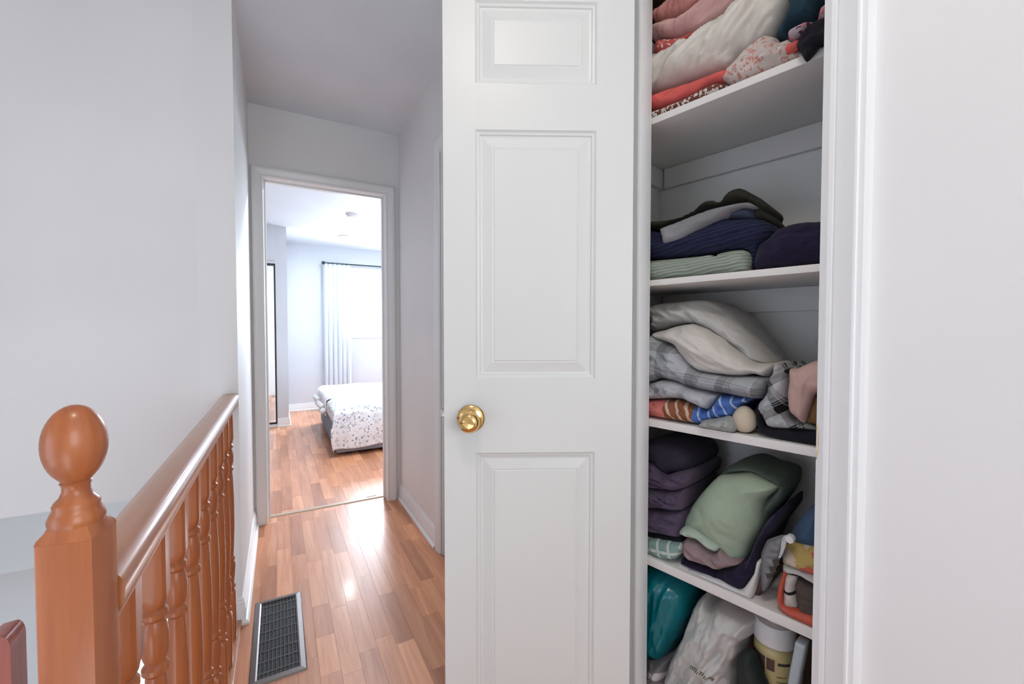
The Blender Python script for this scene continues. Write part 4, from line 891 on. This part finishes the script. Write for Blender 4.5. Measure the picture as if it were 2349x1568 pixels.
cloth('striped_pouch', 'coral, brown and blue striped pouch squashed under the grey sheet', 'pouch', 'C', [(20, 975), (150, 962), (260, 955), (370, 952), (480, 958), (600, 1006), (695, 1042), (750, 985), (800, 918), (930, 928), (1045, 950), (985, 1000), (945, 1060), (915, 1100), (800, 1125), (640, 1160), (520, 1160), (400, 1150), (200, 1140), (20, 1125)], strm(), z, 0.110, 0.024, 0.22, crumple=(0.006, 30), ang=R(-20))
cloth('clear_plastic_bag', 'small crumpled clear plastic bag beside the cream egg', 'plastic bag', 'C', [(612, 1190), (640, 1135), (760, 1115), (870, 1100), (922, 1140), (938, 1200), (900, 1245), (760, 1250), (680, 1250), (640, 1230)], M['clearpl'], z, 0.088, 0.018, 0.03, crumple=(0.008, 40), fine=0.004)
eu, ez = onC(1440+1015/3.734, 660+1100/3.734, 0.135)
eg = lathe('egg', [(0, 0)]+[(0.0245*sin(a)*(1+0.10*cos(a)), 0.0295*(1-cos(a))) for a in [pi*k/18 for k in range(1, 18)]]+[(0, 0.059)], cl(eu, 0.125, z+0.0005), M['egg'], None, 32)
props(eg, 'smooth cream egg standing on the middle shelf', 'egg')
cloth('plaid_bedding', 'black and white plaid bedding hanging right of the egg', 'bedding', 'C', [(1205, 880), (1195, 800), (1250, 725), (1258, 660), (1300, 645), (1345, 690), (1385, 680), (1395, 720), (1378, 960), (1400, 1085), (1610, 1165), (1640, 1215), (1450, 1205), (1220, 1185), (1165, 1085), (1120, 1020), (1150, 960), (1165, 945)], M['plaidbw'], z, 0.106, 0.03, 0.22, crumple=(0.008, 26), ang=R(45), fine=0.0015)
cloth('pink_pillowcase', 'dusty pink cloth hanging over the black and white plaid', 'pillowcase', 'C', [(1390, 695), (1450, 690), (1520, 660), (1600, 628), (1760, 600), (1760, 860), (1605, 905), (1565, 1000), (1535, 1100), (1512, 1155), (1450, 1112), (1385, 1045), (1372, 900), (1385, 800)], M['pinkc'], z, 0.094, 0.018, 0.05, crumple=(0.005, 18), ang=R(70))
cloth('black_pad', 'black padded mat under the plaid bedding', 'mat', 'C', [(1108, 1005), (1150, 1070), (1175, 1180), (1300, 1195), (1450, 1212), (1620, 1220), (1760, 1225), (1760, 1370), (1500, 1330), (1300, 1300), (1150, 1240), (1105, 1150)], M['blackc'], z, 0.108, 0.012, 0.2, crumple=(0.002, 20), ang=R(-12))
cloth('grey_folder', 'grey plaid card standing against the closet back wall', 'card', 'C', [(1040, 425), (1220, 435), (1222, 600), (1215, 800), (1040, 800)], M['plaidlt'], z, 0.33, 0.004, 0.02, crumple=(0, 1), tens=0.1)
cloth('tan_bag', 'tan canvas bag edge behind the pink cloth', 'bag', 'C', [(1525, 1130), (1570, 1010), (1610, 915), (1760, 900), (1760, 1180), (1640, 1175), (1530, 1150)], M['brownc'], z, 0.116, 0.02, 0.2, crumple=(0.005, 30))

z = ZS[3]
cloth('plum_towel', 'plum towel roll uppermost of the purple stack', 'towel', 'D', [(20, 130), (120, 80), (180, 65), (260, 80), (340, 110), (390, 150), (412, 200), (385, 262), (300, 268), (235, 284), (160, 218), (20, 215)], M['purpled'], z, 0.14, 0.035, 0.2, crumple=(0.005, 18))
cloth('plum_towel', 'plum towel second from the top of the purple stack', 'towel', 'D', [(20, 222), (160, 222), (232, 290), (300, 272), (385, 268), (380, 350), (300, 382), (180, 372), (20, 345)], M['purple'], z, 0.118, 0.025, 0.22, crumple=(0.006, 26), layers=(0.011, 0.017), ang=R(-10), stretch=4, fine=0.0012)
cloth('plum_towel', 'plum towel third from the top of the purple stack', 'towel', 'D', [(20, 350), (180, 377), (320, 385), (358, 372), (352, 440), (335, 502), (200, 492), (20, 475)], M['purple'], z, 0.116, 0.022, 0.22, crumple=(0.007, 28), layers=(0.010, 0.012), ang=R(-10), stretch=4, fine=0.0012)
cloth('plum_towel', 'plum towel at the bottom of the purple stack', 'towel', 'D', [(20, 480), (200, 497), (340, 506), (352, 560), (335, 662), (250, 652), (140, 628), (20, 605)], M['purple'], z, 0.116, 0.028, 0.22, crumple=(0.007, 22), ang=R(-8), layers=(0.008, 0.03), fine=0.001)
cloth('dark_cloth', 'thin dark cloth between purple towels and green checked cloth', 'cloth', 'D', [(20, 612), (140, 634), (335, 668), (335, 706), (200, 694), (20, 662)], M['blackc'], z, 0.122, 0.01, 0.2, crumple=(0.003, 30))
cloth('checked_cloth', 'sage and white checked cloth at the shelf edge under the purple stack', 'cloth', 'D', [(20, 668), (120, 668), (330, 710), (335, 745), (295, 800), (210, 815), (100, 790), (20, 765)], M['gingham'], z, 0.105, 0.014, 0.22, crumple=(0.003, 28), ang=R(-12))
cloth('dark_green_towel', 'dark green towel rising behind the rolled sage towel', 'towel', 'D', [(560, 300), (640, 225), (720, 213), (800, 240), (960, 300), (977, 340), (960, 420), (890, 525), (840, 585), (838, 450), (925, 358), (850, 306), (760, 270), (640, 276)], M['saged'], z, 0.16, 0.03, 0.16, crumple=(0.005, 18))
cloth('sage_bath_towel', 'sage green towel folded and draped over the mauve towel', 'towel', 'D', [(345, 598), (380, 520), (415, 455), (460, 395), (560, 295), (640, 282), (760, 277), (850, 312), (922, 362), (845, 440), (828, 600), (775, 700), (720, 822), (690, 822), (620, 765), (540, 700), (440, 625), (395, 604)], M['sage'], z, 0.112, 0.06, 0.22, Rr=0.075, crumple=(0.004, 10), ang=R(-35), fine=0.0004)
cloth('pale_green_towel', 'pale green towel edge curling under the sage towel', 'towel', 'D', [(318, 635), (345, 606), (395, 608), (440, 630), (540, 706), (568, 722), (545, 756), (490, 732), (430, 682), (370, 668), (330, 650)], M['sagel'], z, 0.108, 0.016, 0.14, crumple=(0.003, 26), layers=(0.004, 0.014), ang=R(-30))
cloth('mauve_towel', 'mauve rolled towel under the sage towel', 'towel', 'D', [(345, 700), (368, 672), (430, 688), (488, 736), (545, 760), (575, 728), (620, 770), (692, 828), (600, 855), (560, 864), (480, 836), (400, 806), (358, 770)], M['mauve'], z, 0.110, 0.022, 0.2, crumple=(0.004, 22), layers=(0.008, 0.022), ang=R(-25))
cloth('navy_hand_towel', 'dark navy folded towel under the mauve roll', 'towel', 'D', [(335, 800), (400, 810), (480, 840), (560, 868), (600, 860), (700, 826), (730, 820), (778, 705), (832, 605), (850, 575), (895, 528), (930, 508), (922, 580), (835, 700), (805, 780), (772, 890), (722, 985), (680, 992), (560, 932), (450, 892), (370, 882), (335, 860)], M['navy'], z, 0.114, 0.022, 0.22, crumple=(0.004, 16), ang=R(-22))
cloth('white_tray', 'white folded paper liner at the shelf edge under the navy towel', 'paper', 'D', [(300, 865), (335, 864), (370, 888), (560, 938), (690, 998), (772, 895), (790, 822), (812, 822), (795, 900), (752, 1055), (705, 1060), (560, 1020), (430, 950)], M['paper'], z, 0.103, 0.006, 0.2, crumple=(0.001, 20), tens=0.3)
cloth('brown_box', 'dark brown box beside the white paper liner', 'box', 'D', [(765, 1040), (800, 905), (815, 822), (835, 815), (835, 965), (805, 1045)], M['label_b'], z, 0.13, 0.006, 0.18, crumple=(0.001, 20), tens=0.2)
cp = empty('wrapped_pack', cl(*(onC(1440+880/2.666, 980+960/2.666, 0.12)[0], 0.15, z))); props(cp, 'clear wrapped pack with white bar leaning on the sage shelf', 'pack')
cloth('wrap', None, None, 'D', [(820, 775), (852, 690), (945, 655), (968, 668), (955, 740), (905, 870), (865, 962), (832, 1000), (816, 910)], M['greypl'], z, 0.105, 0.006, 0.012, crumple=(0.002, 40), tens=0.3, parent=cp)
cloth('bar', None, None, 'D', [(955, 662), (972, 658), (975, 700), (940, 792), (926, 792), (945, 725)], M['white_pl'], z, 0.099, 0.004, 0.008, crumple=None, tens=0.2, parent=cp)
cu_, cz_ = onC(1440+992/2.666, 980+682/2.666, 0.10)
lathe('cap', [(0, 0), (0.0068, 0.0), (0.008, 0.002), (0.008, 0.015), (0.007, 0.017), (0, 0.017)], cl(cu_, 0.095, cz_), M['white_pl'], cp, 20, ed)
for k, (px_, py_) in enumerate(((912, 835), (892, 876), (872, 918))):
    a_, b_ = onC(1440+px_/2.666, 980+py_/2.666, 0.102)
    obox('print_mark', cl(a_-0.006, 0.1025, b_-0.004), ec*0.011+V((0, 0, 0.003)), ed*0.0015, V((0, 0, 0.009))-ec*0.003, M['ink'], cp)
cloth('folded_garment', 'dark blue garment heaped at the right end of the sage towel shelf', 'garment', 'D', [(1000, 650), (1050, 560), (1120, 490), (1210, 450), (1210, 735), (1060, 698)], M['bluec'], z, 0.13, 0.04, 0.16, crumple=(0.002, 12))
cloth('printed_cloth', 'yellow and coral printed cloth under the dark blue garment', 'cloth', 'D', [(950, 765), (980, 708), (1060, 704), (1210, 740), (1210, 905), (1060, 855), (960, 825)], M['multi'], z, 0.118, 0.025, 0.18, crumple=(0.005, 24), ang=R(-20))
cloth('white_cloth', 'thin white folded cloth under the yellow and coral one', 'cloth', 'D', [(955, 832), (1060, 862), (1210, 912), (1210, 985), (1060, 905), (960, 882)], M['greyc'], z, 0.112, 0.014, 0.18, crumple=(0.003, 28), ang=R(-20), layers=(0.004, 0.02))
cloth('orange_tray', 'orange red tray holding brown cloth at the shelf end', 'tray', 'D', [(912, 1040), (928, 950), (955, 880), (968, 905), (950, 1000), (955, 1085), (1040, 1118), (1110, 1142), (1210, 1160), (1210, 1290), (1080, 1240), (1000, 1180), (935, 1110)], M['orange'], z, 0.100, 0.008, 0.2, crumple=(0.0005, 10))
cloth('zigzag_cloth', 'white cloth with black zigzag print in the orange tray', 'cloth', 'D', [(965, 892), (1030, 912), (1025, 1000), (1042, 1095), (1000, 1098), (958, 1082), (955, 990)], M['printw'], z, 0.108, 0.012, 0.16, crumple=(0.002, 22))
cloth('brown_cloth', 'grey brown folded cloth in the orange tray', 'cloth', 'D', [(1028, 930), (1060, 912), (1210, 990), (1210, 1155), (1090, 1132), (1048, 1100), (1030, 1020)], M['greybr'], z, 0.108, 0.025, 0.16, crumple=(0.003, 18))

z = ZS[4]
tb = cloth('teal_bag', 'glossy teal plastic bag at the bottom left of the closet', 'plastic bag', 'E', [(20, 300), (180, 215), (400, 270), (600, 400), (695, 520), (705, 620), (685, 800), (605, 980), (505, 1160), (440, 1260), (300, 1245), (170, 1240), (20, 1230)], M['tealpl'], z, 0.125, 0.06, 0.22, crumple=(0.007, 11), ang=R(75), fine=0.0004, stretch=4)
la, lb = onC(1440+260/4.78, 1240+465/4.78, 0.128)
obox('sticker', cl(la-0.011, 0.128, lb-0.008), ec*0.022+V((0, 0, -0.006))+ed*0.004, ed*0.0012, V((0, 0, 0.016))+ec*0.004+ed*0.005, M['paper'], tb)
cloth('polka_dot_bag', 'grey bag with pale dots below the teal bag', 'bag', 'E', [(20, 1240), (170, 1246), (300, 1252), (440, 1268), (468, 1300), (450, 1450), (430, 1700), (420, 2150), (20, 2150)], M['polka'], z, 0.118, 0.04, 0.2, crumple=(0.008, 22), fine=0.001)
wb = cloth('white_shopping_bag', 'crumpled white shopping bag with small brown lettering', 'plastic bag', 'E', [(438, 1520), (470, 1350), (560, 1150), (640, 1000), (700, 830), (760, 680), (830, 598), (885, 612), (935, 715), (1000, 680), (1060, 668), (1200, 735), (1400, 825), (1440, 860), (1405, 905), (1390, 1000), (1320, 1060), (1302, 1180), (1235, 1250), (1222, 1400), (1205, 1600), (1190, 2150), (430, 2150)], M['whitepl'], z, 0.110, 0.06, 0.2, crumple=(0.012, 12), ang=R(65), fine=0.0012, stretch=3)
# lettering on the bag: a short arc of small printed strokes, unreadable in the photograph
bt = bpy.data.meshes.new('bag_lettering')
vs = []; fs = []
from mathutils.bvhtree import BVHTree
def drop(mesh_o, pts, size, mat, name, ang_list):
    bv = BVHTree.FromPolygons([mesh_o.location+v.co for v in mesh_o.data.vertices], [tuple(p.vertices) for p in mesh_o.data.polygons])
    vs = []; fs = []
    for (px_, py_), (sw, sh), an in zip(pts, size, ang_list):
        q = onp(1440+px_/4.78, 1240+py_/4.78, hp+ed*0.11, ed)
        def hit(pt):
            h_ = bv.ray_cast(pt-ed*0.1, ed)[0]; return (h_ if h_ else pt)-ed*0.0008
        a_ = ec*cos(an)+V((0, 0, -sin(an))); b_ = ec*sin(an)+V((0, 0, cos(an)))
        k = len(vs); vs += [hit(q+a_*x*sw+b_*y*sh) for x, y in ((-.5, -.5), (.5, -.5), (.5, .5), (-.5, .5))]; fs.append((k, k+1, k+2, k+3))
    return mesh_obj(name, vs, fs, mat, mesh_o)
pts = []; sz = []; an = []
for k in range(11):
    t = k/10; px_ = 720+225*t; py_ = 1352+60*t+95*t*t; a_ = R(14+30*t)
    pts.append((px_, py_)); sz.append((0.0016, 0.0075)); an.append(a_)
    pts.append((px_+8, py_-14)); sz.append((0.0048, 0.0014)); an.append(a_)
    if k % 2: pts.append((px_+9, py_+8)); sz.append((0.0045, 0.0014)); an.append(a_+0.3)
drop(wb, pts, sz, M['inkol'], 'lettering', an)
# bottle
bu, bz = onC(1440+1610/4.78, 1240+1100/4.78, 0.17)
BD = 0.185; bu = onC(1440+1605/4.78, 1240+1140/4.78, BD)[0]
ztop_ = onC(1440+1620/4.78, 1240+1060/4.78, BD)[1]
bo = empty('bottle', cl(bu, BD, z)); props(bo, 'cream bottle with white cap and brown label on the lowest shelf', 'bottle')
rb = 0.040; hb = ztop_-z
lathe('body', [(0, 0.0006), (rb*0.92, 0.0006), (rb, 0.008), (rb, hb-0.022), (rb*0.96, hb-0.010), (rb*0.8, hb-0.002), (0, hb-0.002)], cl(bu, BD, z), M['bottle'], bo, 40)
lathe('cap', [(0, hb-0.002), (rb*1.02, hb-0.002), (rb*1.04, hb+0.003), (rb*1.02, hb+0.030), (rb*0.9, hb+0.040), (rb*0.5, hb+0.043), (rb*0.42, hb+0.049), (0, hb+0.050)], cl(bu, BD, z), M['white_pl'], bo, 40)
def wrap(name, a0, a1, z0, z1, mat, r=rb+0.0006):
    vs = []; fs = []; n = 10
    for k in range(n+1):
        a_ = a0+(a1-a0)*k/n; dv_ = -ed*cos(a_)+ec*sin(a_)
        vs += [cl(bu, BD, z+z0)+dv_*r, cl(bu, BD, z+z1)+dv_*r]
    for k in range(n): fs.append((2*k, 2*k+2, 2*k+3, 2*k+1))
    return mesh_obj(name, vs, fs, mat, bo, True)
wrap('label_panel', R(-62), R(-8), hb-0.065, hb-0.026, M['label_b']); wrap('label_panel', R(-4), R(18), hb-0.052, hb-0.026, M['label_b'])
wrap('label_panel', R(26), R(62), hb-0.036, hb-0.030, M['ink'])
for k in range(6): wrap('label_line', R(24), R(50+6*(k % 2)), hb-0.062-k*0.011, hb-0.060-k*0.011, M['inkol'])
wrap('label_panel', R(24), R(58), hb-0.142, hb-0.130, M['ink'])
cloth('green_shoe_bag', 'dark green soft bag between white bag and bottle', 'bag', 'E', [(1212, 1450), (1222, 1300), (1255, 1210), (1320, 1175), (1395, 1225), (1470, 1400), (1530, 1560), (1570, 1800), (1560, 2150), (1205, 2150)], M['darkgreen'], z, 0.100, 0.03, 0.04, crumple=(0.002, 14))
cloth('brown_pouch', 'small brown pouch between the white bag and the bottle', 'pouch', 'E', [(1305, 1120), (1340, 1045), (1395, 1010), (1440, 1080), (1440, 1230), (1400, 1210), (1320, 1165)], M['brownc'], z, 0.215, 0.02, 0.1, crumple=(0.004, 30))
sb_ = empty('narrow_box', cl(onC(1440+1850/4.78, 1240+1500/4.78, 0.115)[0], 0.12, z)); props(sb_, 'narrow pale blue box standing right of the bottle', 'box')
cloth('box_body', None, None, 'E', [(1838, 1108), (1948, 1165), (1862, 1600), (1800, 2150), (1670, 2150), (1752, 1570)], M['ltblue'], z, 0.112, 0.002, 0.05, crumple=None, tens=0.05, parent=sb_)
bxo = empty('cardboard_box', cl(0.22, 0.37, z)); props(bxo, 'brown cardboard box at the back of the lowest shelf', 'box')
cbox('box_body', 0.03, 0.44, 0.345, SB-0.02, z+0.0008, z+0.25, M['card'], bxo, 0.002); cbox('lid_flap', 0.03, 0.44, 0.34, 0.3445, z+0.20, z+0.25, M['card'], bxo, 0.001)
